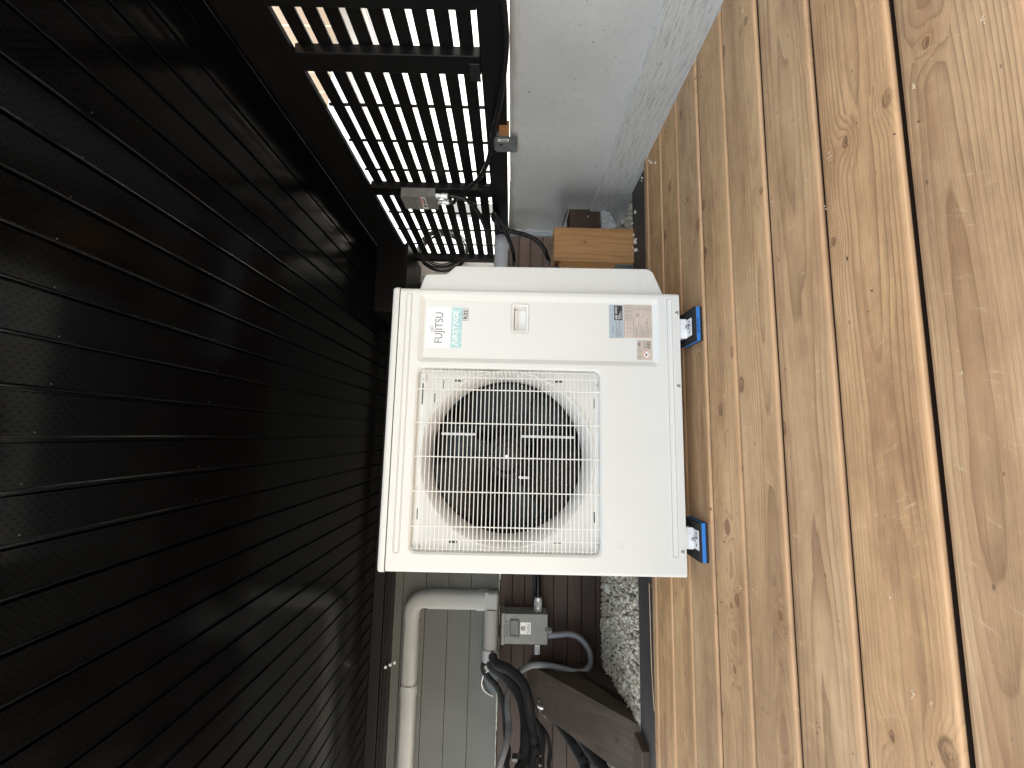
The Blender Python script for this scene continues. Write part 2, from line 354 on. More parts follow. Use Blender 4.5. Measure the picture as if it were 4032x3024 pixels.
M['flash'] = simple('aluminium_flashing', (.62, .66, .70), .38, .5)
M['paper'] = simple('white_label', (.86, .86, .85), .22, var=.02)
M['teal'] = simple('teal_label', (.42, .64, .66), .25, var=.15, vs=60)
M['beige'] = simple('beige_label', (.60, .52, .45), .4, var=.03)
M['bluegrey'] = simple('blue_grey_label', (.40, .48, .53), .4, var=.03)
M['ink'] = simple('dark_ink', (.03, .03, .035), .5)
M['greyink'] = simple('grey_ink', (.13, .12, .14), .5)
M['thinink'] = simple('thin_grey_ink', (.25, .22, .2), .5)
M['redink'] = simple('red_ink', (.70, .12, .07), .5)
M['whiteink'] = simple('white_ink', (.9, .93, .93), .4)
M['dirt'] = simple('gravel_bed', (.38, .35, .30), .95, bumpd=.02, bs=50)
M['ground'] = simple('yard_ground', (.34, .32, .29), .9)

# off-white enamel of the unit, faint orange peel and smudges
t = NT('cream_enamel'); c = t.coord()
k = t.mix(t.rng(t.noise(c, 2.2, 3), .35, .65), (.715, .72, .69, 1), (.745, .75, .725, 1))
vs_ = t.n('ShaderNodeTexVoronoi', feature='F1'); t.put(vs_.inputs['Vector'], c); vs_.inputs['Scale'].default_value = 9
k = t.mix(t.ma('MULTIPLY', t.ma('MULTIPLY', t.ma('LESS_THAN', vs_.outputs['Distance'], t.rng(t.noise(c, 60, 2), .3, .7, .006, .02)), t.ma('GREATER_THAN', t.sep(vs_.outputs['Color'])[0], .35)), .5), k, (.35, .33, .30, 1))
M['cream'] = t.fin(k, t.rng(t.noise(c, 6, 3), .3, .7, .27, .36), 0, t.bump(t.noise(c, 420, 2), .25, .00035))
M['cream_plastic'] = simple('cream_plastic', (.76, .755, .725), .38, var=.03)
M['wire'] = simple('cream_wire_coating', (.86, .855, .82), .32, var=.03)

# glossy black fan plastic
M['fan'] = simple('fan_plastic', (.005, .0055, .006), .25, var=.2, spec=.22)
M['hub'] = simple('fan_hub_plastic', (.012, .012, .013), .4, spec=.3)
t = NT('coil_fins'); o = t.sep(t.coord())
f = t.ma('PINGPONG', t.ma('MULTIPLY', o[0], 260), 1.0); tb = t.ma('PINGPONG', t.ma('MULTIPLY', o[2], 42), 1.0)
M['coil'] = t.fin(t.mix(t.ma('MULTIPLY', f, t.rng(tb, .2, .9)), (.006, .008, .009, 1), (.03, .075, .085, 1)), .35, .4)

# black perforated soffit metal
t = NT('black_soffit_metal'); o = t.sep(t.coord())
row = t.ma('FLOOR', t.ma('MULTIPLY', o[0], 1/.0108)); sh = t.ma('MULTIPLY', t.ma('MODULO', row, 2.0), .5)
fx = t.ma('PINGPONG', t.ma('MULTIPLY', o[0], 1/.0054), 1.0)
fy = t.ma('ABSOLUTE', t.ma('SUBTRACT', t.ma('FRACT', t.ma('ADD', t.ma('MULTIPLY', o[1], 1/.021), sh)), .5))
hole = t.ma('MULTIPLY', t.ma('GREATER_THAN', t.ma('SUBTRACT', fx, .0), .62), t.ma('LESS_THAN', fy, .2))
hole = t.ma('MULTIPLY', hole, t.attr('flat'))
wav = t.noise(t.comb(t.ma('MULTIPLY', o[0], 7), t.ma('MULTIPLY', o[1], 1.3), 0.0), 1.0, 2, .4)
nr = t.bump(wav, .35, .006)
M['soffit'] = t.fin(t.mix(hole, (.0034, .0036, .0042, 1), (.0003, .0003, .0003, 1)), t.rng(t.noise(t.coord(), 5, 3), .3, .7, .11, .19), 0, nr); t.put(t.b.inputs['Specular IOR Level'], t.ma('MULTIPLY', t.ma('SUBTRACT', 1.0, t.ma('MULTIPLY', hole, .4)), .21))

# grey lap siding
t = NT('grey_siding_paint'); o = t.sep(t.coord())
fi = t.noise(t.comb(t.ma('MULTIPLY', o[0], 5), 0.0, t.ma('MULTIPLY', o[2], 260)), 1.0, 3, .6)
k = t.mix(t.rng(t.noise(t.coord(), 3, 3), .3, .7), (.090, .096, .092, 1), (.110, .117, .112, 1))
M['siding'] = t.fin(k, .6, 0, t.bump(fi, .5, .0009))

# concrete
t = NT('cast_concrete'); c = t.coord(); o = t.sep(c)
n1 = t.noise(c, 1.7, 5, .55); n2 = t.noise(c, 30, 4, .7); n3 = t.noise(c, 190, 2)
k = t.ramp(n1, [(.3, (.44, .455, .46)), (.7, (.56, .575, .58))])
k = t.mix(t.rng(n2, .45, .75, 0, .30), k, (.36, .37, .37, 1))
pv = t.voro(c, 13); pk = t.ma('SUBTRACT', 1.0, t.rng(pv, .045, .085))
pv2 = t.voro(t.map(c, (1, 1, 1), (3.1, 1.7, .4)), 34); pk2 = t.ma('SUBTRACT', 1.0, t.rng(pv2, .05, .1))
pit = t.ma('MAXIMUM', t.ma('MULTIPLY', pk, t.rng(t.noise(c, 3.3, 2), .5, .58)), t.ma('MULTIPLY', pk2, t.rng(t.noise(c, 5, 2), .48, .6)))
k = t.mix(t.ma('MULTIPLY', pit, .75), k, (.10, .10, .10, 1))
edge = t.rng(t.ma('ADD', o[2], t.ma('MULTIPLY', t.noise(t.map(c, (1, 7, 7)), 1, 3), .05)), .882, .900)
k = t.mix(t.ma('MULTIPLY', edge, .55), k, (.28, .27, .25, 1))
hsum = t.ma('SUBTRACT', t.ma('ADD', t.ma('MULTIPLY', n2, .6), t.ma('MULTIPLY', n3, .15)), t.ma('MULTIPLY', pit, 3.0))
M['concrete'] = t.fin(k, .82, 0, t.bump(hsum, .6, .0022))
# board marked lower band
t = NT('board_marked_concrete'); c = t.coord(); o = t.sep(c)
st = t.noise(t.comb(0.0, t.ma('MULTIPLY', o[1], 7), t.ma('MULTIPLY', t.ma('ADD', o[2], t.ma('MULTIPLY', t.noise(c, 4, 2), .02)), 120)), 1.0, 4, .65)
st2 = t.noise(t.comb(0.0, t.ma('MULTIPLY', o[1], 20), t.ma('MULTIPLY', o[2], 75)), 1.0, 4, .8)
k = t.ramp(st, [(.3, (.36, .37, .365)), (.48, (.54, .55, .54)), (.7, (.60, .61, .60))])
k = t.mix(t.rng(st2, .56, .70, 0, .62), k, (.15, .15, .15, 1))
M['concrete_rough'] = t.fin(k, .88, 0, t.bump(t.ma('ADD', st, t.ma('MULTIPLY', st2, -.8)), .9, .005))

# stones
t = NT('gravel_stone'); c = t.coord()
vid = t.attr('sid')
k = t.ramp(vid, [(0, (.54, .485, .39)), (.35, (.66, .60, .49)), (.7, (.74, .68, .56)), (1, (.82, .77, .66))])
k = t.mix(t.rng(t.noise(c, 120, 4), .35, .65, 0, .4), k, (.34, .31, .27, 1))
M['stone'] = t.fin(k, .85, 0, t.bump(t.noise(c, 300, 3), .6, .001))
M['bigstone'] = simple('pale_rock', (.66, .63, .55), .8, var=.3, vs=60, bumpd=.004, bs=90)

# clear film / plastic
t = NT('clear_plastic_film')
t.b.inputs['Transmission Weight'].default_value = .55
M['film'] = t.fin((.7, .7, .7, 1), t.rng(t.noise(t.coord(), 40, 3), .3, .7, .15, .4), 0, t.bump(t.noise(t.coord(), 28, 3, .6), 1.0, .01))
M['tape'] = simple('foil_tape', (.7, .7, .68), .22, .9, bumpd=.006, bs=60)
# neighbour
t = NT('white_lap_siding'); o = t.sep(t.coord())
ln = t.ma('FRACT', t.ma('MULTIPLY', o[2], 1/.15)); k = t.mix(t.ma('LESS_THAN', ln, .06), (.8, .8, .79, 1), (.35, .35, .36, 1))
M['nwhite'] = t.fin(k, .6, 0, t.bump(ln, .5, .01))
t = NT('tan_board_cladding'); o = t.sep(t.coord())
ln = t.ma('FRACT', t.ma('MULTIPLY', o[1], 1/.28)); k = t.mix(t.ma('LESS_THAN', ln, .05), (.13, .085, .042, 1), (.5, .42, .26, 1))
k = t.mix(t.rng(t.noise(t.map(t.coord(), (1, 20, 1)), 3, 3), .3, .7, 0, .5), k, (.07, .045, .025, 1))
M['ntan'] = t.fin(k, .6)
M['glass'] = simple('dark_window_glass', (.02, .025, .03), .1)

# ================================================================== SETTING
YW = 3.6                       # plane of the house wall behind
ZC = 1.80                      # ceiling height
# --- ground
mb = MB(); mb.add([(-60, -60, -.16), (60, -60, -.16), (60, 60, -.16), (-60, 60, -.16)], [(0, 1, 2, 3)])
tag(mb.build('ground', M['ground']), 'pale ground of the yard around the deck', 'ground', kind='structure')

# --- deck boards, each with rounded edges
mb = MB(); P = .1915; y0 = .679; k0 = -14
def deck_board(ya, yb, i):
    rf, rb, gap = .007, .011, .0043; ya += gap; yb -= gap; zt = random.uniform(-.0018, .0005)
    prof = [(ya, -.038), (ya, zt-rf-.002)]; ed = [0, .35]; sdv = [1.0, .0]
    for a in range(4): th = PI/2*a/3; prof.append((ya+rf-rf*math.cos(th), zt-rf+rf*math.sin(th)))
    ed += [.9, 1.0, .95, .6]; sdv += [0, 0, 0, 0]
    prof.append((ya+rf+.006, zt)); ed.append(.28); sdv.append(0); prof.append((ya+rf+.013, zt)); ed.append(0); sdv.append(0)
    for a in range(4): prof.append((yb-rb+rb*math.sin(PI/2*a/3), zt-rb+rb*math.cos(PI/2*a/3))); ed.append(.15); sdv.append(.25)
    prof.append((yb, -.038)); ed[-1] = 0; sdv[-1] = 1.0; n = len(prof)
    X = [-3.25, -2.4, -1.6, -.8, 0, .7, 1.2, 1.497]
    wob = [random.uniform(-.0011, .0011) for _ in X]
    for s_ in range(len(X)-1):
        for k in range(n-1):
            q = [(X[s_], prof[k][0]+wob[s_], prof[k][1]), (X[s_], prof[k+1][0]+wob[s_], prof[k+1][1]), (X[s_+1], prof[k+1][0]+wob[s_+1], prof[k+1][1]), (X[s_+1], prof[k][0]+wob[s_+1], prof[k][1])]
            mb.add(q, [(0, 1, 2, 3)], bid=float(i), edge=ed[k], side=sdv[k])
for i in range(k0, 8):
    ya = y0+P*(i-1); deck_board(ya, ya+P, i+20)
deck_board(y0+P*7, 2.085, 40)
for x in range(-4, 3): mb.box(x-.02, x+.02, y0+P*(k0-1), 2.1, -.15, -.05, bid=1.0, edge=0.0, side=1.0)
m2 = MB(); m2.box(-4.2, 1.49, y0+P*(k0-1), 2.1, -.158, -.06)  # black sheet added to hold the shade below the boards
tag(m2.build('gap_shade_sheet', M['blackrubber']), 'black sheet added under the deck boards to keep the gaps dark', kind='structure')
tag(mb.build('deck', M['deck'], fixn=True, smooth=35), 'brown timber deck of wide boards running along the house', 'deck', kind='structure')

# --- dark rim board at the far side of the deck
mb = MB(); mb.bbox(-4.2, 1.49, 2.118, 2.335, -.15, -.012, .006, bid=3.0)
tag(mb.build('edge_beam', M['rim']), 'weathered black timber edging between the deck boards and the gravel', 'edging beam')
mb = MB()
p = [at(2566, 2310, Z=.004), at(2556, 2296, Z=.004), at(2560, 2430, Z=.002), at(2566, 2640, Z=.002), at(2576, 2800, Z=.0)]
mb.tube([p[0], p[1], p[2], p[3], p[4]], .0018, 5, smooth=False)
tag(mb.build('wood_splinter', simple('pale_splinter', (.62, .45, .28), .7)), 'long pale splinter peeled up along the black edging beam', 'splinter')

# --- gravel
def gz(x, y): return -.035-.055*min(1, max(0, (y-2.33)/1.27)) + .008*mnoise.noise(Vector((x*4, y*4, 0)))
mb = MB(); nx, ny = 60, 22
for j in range(ny+1):
    for i in range(nx+1):
        x = -4.2+5.69*i/nx; y = 2.337+(YW+.04-2.337)*j/ny; mb.v.append((x, y, gz(x, y)-.012))
mb.f = [(j*(nx+1)+i, j*(nx+1)+i+1, (j+1)*(nx+1)+i+1, (j+1)*(nx+1)+i) for j in range(ny) for i in range(nx)]
tag(mb.build('gravel_bed', M['dirt'], smooth=True), 'ground under the loose gravel', kind='structure')
ico = bmesh.new(); bmesh.ops.create_icosphere(ico, subdivisions=1, radius=1); ico.verts.index_update()
iv = [v.co.copy() for v in ico.verts]; iff = [tuple(v.index for v in f.verts) for f in ico.faces]; ico.free()
def stone(mb, x, y, z, r, sid):
    R = Matrix.Rotation(random.uniform(0, 6.28), 3, Vector((random.uniform(-1, 1), random.uniform(-1, 1), random.uniform(-1, 1))).normalized())
    sx, sy, sz = r*random.uniform(.7, 1.4), r*random.uniform(.7, 1.2), r*random.uniform(.45, .85)
    mb.add([Vector((x, y, z))+R @ Vector((v.x*sx*random.uniform(.8, 1.15), v.y*sy*random.uniform(.8, 1.15), v.z*sz)) for v in iv], iff, sid=sid)
mb = MB()
for i in range(10500):
    if random.random() < .83: x = random.uniform(-2.9, -.2)
    else: x = random.uniform(.85, 1.49)
    y = random.uniform(2.34, YW); r = random.choice((.007, .008, .0095, .011, .013, .016))
    stone(mb, x, y, gz(x, y)+random.uniform(-.006, .008), r, random.random()**1.2)
tag(mb.build('gravel', M['stone'], fixn=False), 'grey crushed gravel strip between the deck and the wall', 'gravel', kind='stuff')
for (px, py, r, lab) in ((2391, 2316, .034, 'round pale rock at the top end of the gravel by the dark boards'), (2393, 2452, .026, 'flat brownish rock lying against the foot of the dark boards'),
                         (2472, 2700, .024, 'pointed pale rock at the foot of the leaning timber'), (2486, 2352, .018, 'small pale rock in the gravel beside the black edging')):
    mb = MB(); bm = bmesh.new(); bmesh.ops.create_icosphere(bm, subdivisions=3, radius=1); p = at(px, py, Z=-.06)
    if p.y > 3.57: p.y = 3.56
    for v in bm.verts: v.co = Vector((v.co.x*r*1.15, v.co.y*r*.8, v.co.z*r*.8))*(1+.28*mnoise.noise(v.co*1.6+Vector((px, py, 0)))+.08*mnoise.noise(v.co*5))
    mb.bm(bm, Matrix.Translation((p.x, p.y, gz(p.x, p.y)+r*.35)))
    tag(mb.build('rock', M['bigstone'], smooth=35, origin=(p.x, p.y, gz(p.x, p.y))), lab, 'rock')
mb = MB()
for i, (px, py) in enumerate(((2505, 835), (2492, 880), (2490, 905), (2499, 925), (2496, 975), (2510, 985), (2495, 1000), (2508, 942))):
    p = at(px, py, Z=-.01); stone(mb, p.x, p.y, -.004, .010, .8)
for (px, py) in ((2509, 984), (2508, 945), (2508, 955)):
    p = at(px, py, Z=-.01); stone(mb, p.x-.0, p.y, 0, .013, .9)
for (px, py) in ((2566, 640), (2558, 632), (2583, 641), (2530, 700), (2528, 712)):
    p = at(px, py, Z=0); stone(mb, p.x, p.y, .003, .006, 1.0)
tag(mb.build('stone_chips', M['stone'], fixn=False), 'white stone chips scattered on the edge of the deck', 'stone chips', kind='stuff')
# wood shavings on the deck
mb = MB()
for (px, py) in ((2915, 2312), (2908, 2298), (2921, 2326), (2917, 2318), (2906, 2306), (2960, 2332), (3590, 2722), (3596, 2736), (2945, 1668), (2932, 1682), (3265, 620), (3268, 612), (3172, 700), (3172, 690), (2924, 38), (2929, 30), (2985, 862), (3048, 802), (3255, 812), (3870, 80), (3596, 335), (3502, 2350), (2875, 1470), (3785, 1470), (3668, 2760)):
    for q in range(3):
        p = at(px+random.uniform(-8, 8), py+random.uniform(-12, 12), Z=.002); a = random.uniform(0, PI); L = random.uniform(.001, .0035)
        d = Vector((math.cos(a)*L, math.sin(a)*L, 0)); mb.tube([p-d+Vector((0, 0, .0005)), p+Vector((0, 0, .001)), p+d+Vector((0, 0, .0005))], .0008, 4, smooth=False)
tag(mb.build('wood_shavings', simple('fresh_wood_shaving', (.72, .58, .38), .7)), 'pale wood shavings scattered on the deck boards', 'shavings', kind='stuff')

# --- concrete wall
cw = thing('concrete_wall', (1.6, 1, -.15), 'grey cast concrete wall on the right with a board marked lower band', 'concrete wall')
XC = 1.5; yE = 2.84
mb = MB(); nseg = 60
for j in range(nseg):                      # slightly wavy ledge line between the smooth and the rough band
    ya, yb = -1+(yE+1)*j/nseg, -1+(yE+1)*(j+1)/nseg
    za = .200+.006*mnoise.noise(Vector((ya*5, 1, 0))); zb = .200+.006*mnoise.noise(Vector((yb*5, 1, 0)))
    mb.add([(XC+.006, ya, za), (XC+.006, yb, zb), (XC+.006, yb, .728), (XC+.006, ya, .728)], [(0, 1, 2, 3)])
mb.box(XC+.0065, XC+.16, -1, yE, -.15, .735); mb.bbox(XC+.004, XC+.162, -1, yE, .70, .738, .005)
mb.build('wall_face', M['concrete'], cw, fixn=False)
mb = MB()
for j in range(nseg):
    ya, yb = -1+(yE+1)*j/nseg, -1+(yE+1)*(j+1)/nseg
    za = .203+.006*mnoise.noise(Vector((ya*5, 1, 0))); zb = .203+.006*mnoise.noise(Vector((yb*5, 1, 0)))
    mb.add([(XC-.006, ya, -.15), (XC-.006, yb, -.15), (XC-.006, yb, zb-.008), (XC-.006, ya, za-.008)], [(0, 1, 2, 3)])
    mb.add([(XC-.006, ya, za-.008), (XC-.006, yb, zb-.008), (XC+.008, yb, zb), (XC+.008, ya, za)], [(0, 1, 2, 3)])
mb.add([(XC-.006, yE, -.15), (XC+.15, yE, -.15), (XC+.15, yE, .2), (XC-.006, yE, .19)], [(0, 1, 2, 3)])
mb.build('board_marked_band', M['concrete_rough'], cw, fixn=False)

# --- flashing at the concrete end
fl = thing('metal_flashing', (1.5, 2.85, .3), 'shiny metal flashing strip at the far end of the concrete wall', 'flashing')
mb = MB(); a = at(2012, 900, Y=2.88); b = at(2170, 930, Y=2.88)
mb.box(b.x-.0, a.x+.02, 2.88, 2.884, b.z-.15, .735); mb.box(b.x+.022, b.x+.026, 2.862, 2.88, b.z-.15, .735); mb.box(b.x-.006, b.x, 2.866, 2.884, b.z-.15, .735)
mb.build('strip', M['flash'], fl)
mb = MB(); mb.cyl((b.x+.045, 2.872, .64), (0, -1, 0), .009, .01, 6); mb.build('bolt', M['zinc'], fl)

# --- dark plank wall
dw = thing('plank_wall', (-.5, YW, -.1), 'dark brown horizontal plank wall below the grey siding', 'plank wall')
mb = MB(); zb = .765; hs = [.105, .105, .118, .125, .118, .118, .12, .12]; i = 0
for h in hs:
    yo = YW+.02+random.uniform(-.003, .003); mb.bbox(-3.3, 2.4, yo, yo+.05, zb-h+.0015, zb-.0015, .003, 1, bid=float(i+1)*1.7); zb -= h; i += 1
mb.build('planks', M['darkwood'], dw)
mb = MB(); mb.box(-3.3, 2.4, YW+.09, YW+.2, -.15, .765); mb.box(-3.3, 1.6, YW+.09, YW+.2, .7651, 1.8); mb.build('backing', M['black'], dw)  # unseen backing added to stop light leaking between siding and planks

# --- grey siding
sw_ = thing('siding_wall', (-.5, YW, .77), 'grey horizontal lap siding of the house above the dark planks', 'siding wall')
mb = MB(); zs = [.775, .985+.022, 1.196, 1.385, 1.575, 1.80]; XR = 1.35
for a, b in zip(zs[:-1], zs[1:]):
    vs = [(x, y, z) for x in (-3.3, XR) for (y, z) in ((YW-.014, a), (YW-.006, b-.0035), (YW+.02, b-.0035), (YW+.02, a))]
    mb.add(vs, [(0, 1, 5, 4), (1, 2, 6, 5), (3, 0, 4, 7), (0, 3, 2, 1), (4, 5, 6, 7)])
mb.box(-3.3, XR, YW+.019, YW+.05, .775, 1.85)
mb.build('boards', M['siding'], sw_, fixn=True)
mb = MB(); mb.box(-3.3, XR+.03, YW-.012, YW+.018, .768, .7735)
x = -3.25
while x < XR:
    L = random.uniform(.02, .25); mb.box(x, x+L, YW-.0135, YW+.01, .763-random.uniform(0, .004), .7675); x += L+random.uniform(.01, .3)
mb.build('caulk_line', simple('chipped_white_caulk', (.5, .5, .47), .8, var=.5, vs=30), sw_)
mb = MB(); mb.box(XR+.002, XR+.07, YW-.03, YW+.02, .775, 1.8); mb.build('corner_trim', M['duct'], sw_)
mb = MB(); p = at(1622, 1045, Y=3.55); mb.box(XR+.074, 1.60, YW-.01, YW+.02, .775, 2.0); mb.build('side_board', simple('white_trim_paint', (.7, .68, .66), .5), sw_)
mb = MB()                       # black trim with fine ridges over the siding
for (z0, z1, yy) in ((1.648, 1.668, YW-.045), (1.678, 1.688, YW-.052), (1.698, 1.708, YW-.06), (1.716, 1.80, YW-.075)): mb.bbox(-3.3, .93, yy, YW-.016, z0, z1, .003)
mb.box(-3.3, .93, YW-.04, YW-.017, 1.64, 1.80)
mb.build('top_trim', M['black'], sw_)
mb = MB()                       # boxed black header near the corner
mb.bbox(.935, 1.50, 3.10, 3.585, 1.555, 1.797, .004); mb.bbox(.935, 1.50, 3.085, 3.0995, 1.775, 1.797, .002)
mb.build('header_box', M['black'], sw_)

# --- black ribbed soffit ceiling
mb = MB(); pit = .11645; x = -3.2+(.081-(-3.2)) % pit - pit
prof = [(0, 0, 1), (.0995, 0, 0), (.1015, .013, 0), (.1075, .013, 0), (.1085, -.0015, 0), (.1105, -.0035, 0), (.1135, -.0025, 0), (pit, 0, 0)]
ys = [.5, 1, 2.2, YW-.02]
while x < 1.50:
    for s_ in range(len(ys)-1):
        for k in range(len(prof)-1):
            (a, za, fl_), (b, zb_, _) = prof[k], prof[k+1]
            if x+a > 1.50: continue
            mb.add([(x+a-.1085, ys[s_], ZC+za), (x+b-.1085, ys[s_], ZC+zb_), (x+b-.1085, ys[s_+1], ZC+zb_), (x+a-.1085, ys[s_+1], ZC+za)], [(0, 1, 2, 3)], flat=float(fl_))
    x += pit
mb.box(-3.3, 1.72, .5, 3.7, ZC+.03, ZC+.12, flat=0.0)
tag(mb.build('ceiling', M['soffit'], fixn=False), 'black ribbed perforated metal soffit under the upper floor', 'ceiling', kind='structure')
# upper floor mass over the ceiling (keeps the sun off the deck)
mb = MB(); mb.box(-3.3, 1.75, .5, 8, ZC+.14, 4.5)
tag(mb.build('upper_storey', M['siding']), 'underside of the house above the soffit', 'house', kind='structure')
mb = MB()                       # small shiny screws in the soffit grooves
for (px, py) in ((365, 443), (329, 618), (283, 776), (228, 940), (217, 1130), (237, 1325), (205, 1512), (140, 1703), (88, 1907), (80, 2107), (875, 1205), (845, 1335), (855, 1460), (825, 1582), (785, 1837), (775, 1967)):
    p = at(px, py, Z=ZC-.003); mb.cyl((p.x, p.y, ZC+.002), (0, 0, -1), .0022, .004, 8, r2=.0015)
tag(mb.build('soffit_screws', simple('dull_screw_metal', (.10, .10, .11), .5, .6)), 'tiny screws in the seams of the black soffit', 'screws', kind='stuff')

# --- slatted fence
XF = 1.552
fe = thing('slatted_fence', (XF, 2.3, .75), 'tall black slatted screen fence standing over the concrete wall', 'fence')
pz = .0818; zg0 = 1.595     # bottom of the top gap
yA, yB = .1, 3.62
mb = MB(); mb.bbox(1.50, 1.535, yA, 3.60, 1.607, ZC+.02, .004); mb.build('top_rail', M['black'], fe)
mb = MB(); mb.bbox(1.505, XF+.03, yA, 3.60, .752, .857, .004); mb.build('bottom_rail', M['black'], fe)
mb = MB(); mb.bbox(1.498, 1.5035, yA, 3.45, 1.602, 1.632, .002); mb.build('upper_trim', M['black'], fe)
for k in range(9):
    zt = zg0-k*pz; mb = MB(); mb.bbox(XF+.001, XF+.013, yA, 3.45, zt-(pz-.0245), zt, .002, 1); mb.build('slat', M['black'], fe)
mb = MB()
for (a, b) in ((1.19, 1.285), (1.462, 1.548), (2.362, 2.448), (3.37, 3.452), (.3, .39)):
    mb = MB(); mb.bbox(1.506, XF, a, b, .8575, 1.6065, .003); mb.build('post', M['black'], fe)
for py in (418, 557, 671, 837, 903, 960):
    p = at(1700, py, X=XF+.02); mb = MB(); mb.bbox(XF+.0135, XF+.024, p.y-.006, p.y+.006, .8575, 1.6165, .001, 1); mb.build('batten', M['black'], fe)
for (a, b) in ((1.545, 1.0), (2.362, 1.0)):      # small galvanised angle brackets at the feet of the posts
    mb = MB(); mb.bbox(1.499, 1.5035, a-.055, a+.03, .86, .905, .001, 1); mb.cyl((1.499, a-.02, .885), (-1, 0, 0), .006, .004, 6)
    mb.build('angle_bracket', simple('painted_bracket', (.03, .03, .032), .3, .5), fe)

# --- fence bracket with orange wood block
mb = MB(); a = at(1964, 503, X=1.49); b = at(2000, 538, X=1.49)
mb.bbox(1.485, 1.53, b.y-.0 if b.y < a.y else a.y, max(a.y, b.y), .740, a.z, .002)
o = tag(mb.build('wood_block', wood('orange_block_wood', ((.5, .27, .11), (.4, .19, .07), (.3, .13, .05)), 1, 2, freq=60, knots=False), origin=(1.5, a.y, .74)), 'small orange wood block tucked behind the grey metal bracket', 'wood block')
br = thing('post_bracket', at(2000, 580, X=1.48), 'grey galvanised bracket with barcode sticker on top of the concrete wall', 'bracket')
a = at(1945, 538, X=1.478); b = at(2014, 598, X=1.478)
mb = MB(); zt, zb_, ya, yb = a.z, .70, a.y, b.y
poly = [(1.476, ya, zb_), (1.476, ya, zt-.012), (1.476, ya+.010, zt), (1.476, yb-.015, zt), (1.476, yb, zt-.014), (1.476, yb, zb_)]
mb.prism(poly, (.004, 0, 0)); mb.box(1.478, 1.55, ya, ya+.004, .742, zt-.012)
mb.build('plate', M['galv'], br)
mb = MB(); mb.box(1.4745, 1.4757, ya+.012, ya+.075, zt-.0, zt-.0) if False else None
mb.add([(1.4752, ya+.012, zt-.018), (1.4752, ya+.030, zt-.018), (1.4752, ya+.030, zt-.075), (1.4752, ya+.012, zt-.075)], [(0, 1, 2, 3)]); s1 = mb.build('sticker', M['paper'], br)
mb = MB()
for k in range(7): mb.add([(1.4747, ya+.016, zt-.034-k*.005), (1.4747, ya+.027, zt-.034-k*.005), (1.4747, ya+.027, zt-.037-k*.005), (1.4747, ya+.016, zt-.037-k*.005)], [(0, 1, 2, 3)])
mb.build('barcode', M['ink'], s1)
mb = MB(); mb.cyl((1.4758, (ya+yb)/2, zt-.035), (-1, 0, 0), .008, .0006, 14); mb.build('hole', M['ink'], br)

# ================================================================== HEAT PUMP UNIT
YU = 1.5
def U(px, py, Y=YU): p = at(px, py, Y=Y); return p.x, p.z
uL, uR, uB, uT = -.491, .549, .069, 1.163
hp = thing('heat_pump', ((uL+uR)/2, YU+.18, 0), 'cream outdoor heat pump unit with round fan grille standing on two blue and black pads', 'heat pump')
seam_z = 1.133
def rect_px(x0, x1, y0, y1):      # photo box -> front plane box  (left,right,bottom,top)
    a = U((x0+x1)/2, y1)[0]; b = U((x0+x1)/2, y0)[0]; return a, b, U(x1, (y0+y1)/2)[1], U(x0, (y0+y1)/2)[1]
R = .014
cb = MB()
# side/back wrap
path = [(uL+R, YU)]
def arc(cx_, cy_, a0, a1, n=5): return [(cx_+R*math.cos(math.radians(a0+(a1-a0)*k/n)), cy_+R*math.sin(math.radians(a0+(a1-a0)*k/n))) for k in range(n+1)]
D = .37
path = arc(uL+R, YU+R, 270, 180)+[(uL, YU+D), (uR, YU+D)]+arc(uR-R, YU+R, 0, -90)
n = len(path); vs = [(a, b, uB) for a, b in path]+[(a, b, seam_z) for a, b in path]
cb.add(vs, [(k, k+1, n+k+1, n+k) for k in range(n-1)])
cb.add([(a, b, seam_z-.001) for a, b in path], [tuple(range(n))]); cb.add([(a, b+.004, uB+.002) for a, b in path], [tuple(range(n))])
# front panel with its pressed features
fan_rect = rect_px(1622, 2371, 1447, 2190)
hole_fan = rr_loop(*fan_rect, .028)
sp = rect_px(1648, 2594, 1167, 1434); hole_sp = rr_loop(*sp, .016)
b1 = rect_px(1571, 1600, 1152, 2184); hole_b1 = rr_loop(*b1, .012)
b2 = rect_px(2631, 2659, 1178, 2202); hole_b2 = rr_loop(*b2, .010)
outer = [(uL+R, uB+.008), (uL+R+.006, uB), (uR-R-.006, uB), (uR-R, uB+.008), (uR-R, seam_z), (uL+R, seam_z)]
outer = [(uL+R, uB), (uR-R, uB), (uR-R, seam_z), (uL+R, seam_z)]
plate(cb, outer, [hole_fan, hole_sp, hole_b1, hole_b2], YU)
def inset(rc, s_): return (rc[0]+s_, rc[1]-s_, rc[2]+s_, rc[3]-s_)
# beads
for rc, rad in ((b1, .012), (b2, .010)):
    l0 = rr_loop(*rc, rad); l1 = rr_loop(*inset(rc, .0035), rad-.003); l2 = rr_loop(*inset(rc, .008), max(.002, rad-.008))
    band(cb, l0, YU, l1, YU-.0035); band(cb, l1, YU-.0035, l2, YU+.0005); plate(cb, l2, [], YU+.0005)
# recessed service panel
l0 = hole_sp; l1 = rr_loop(*inset(sp, .019), .008); band(cb, l0, YU, l1, YU+.011)
hd = rect_px(2010, 2086, 1192, 1312); hl0 = rr_loop(*hd, .010); hl1 = rr_loop(*inset(hd, .003), .008)
plate(cb, l1, [hl0], YU+.011); band(cb, hl0, YU+.011, hl1, YU+.014)
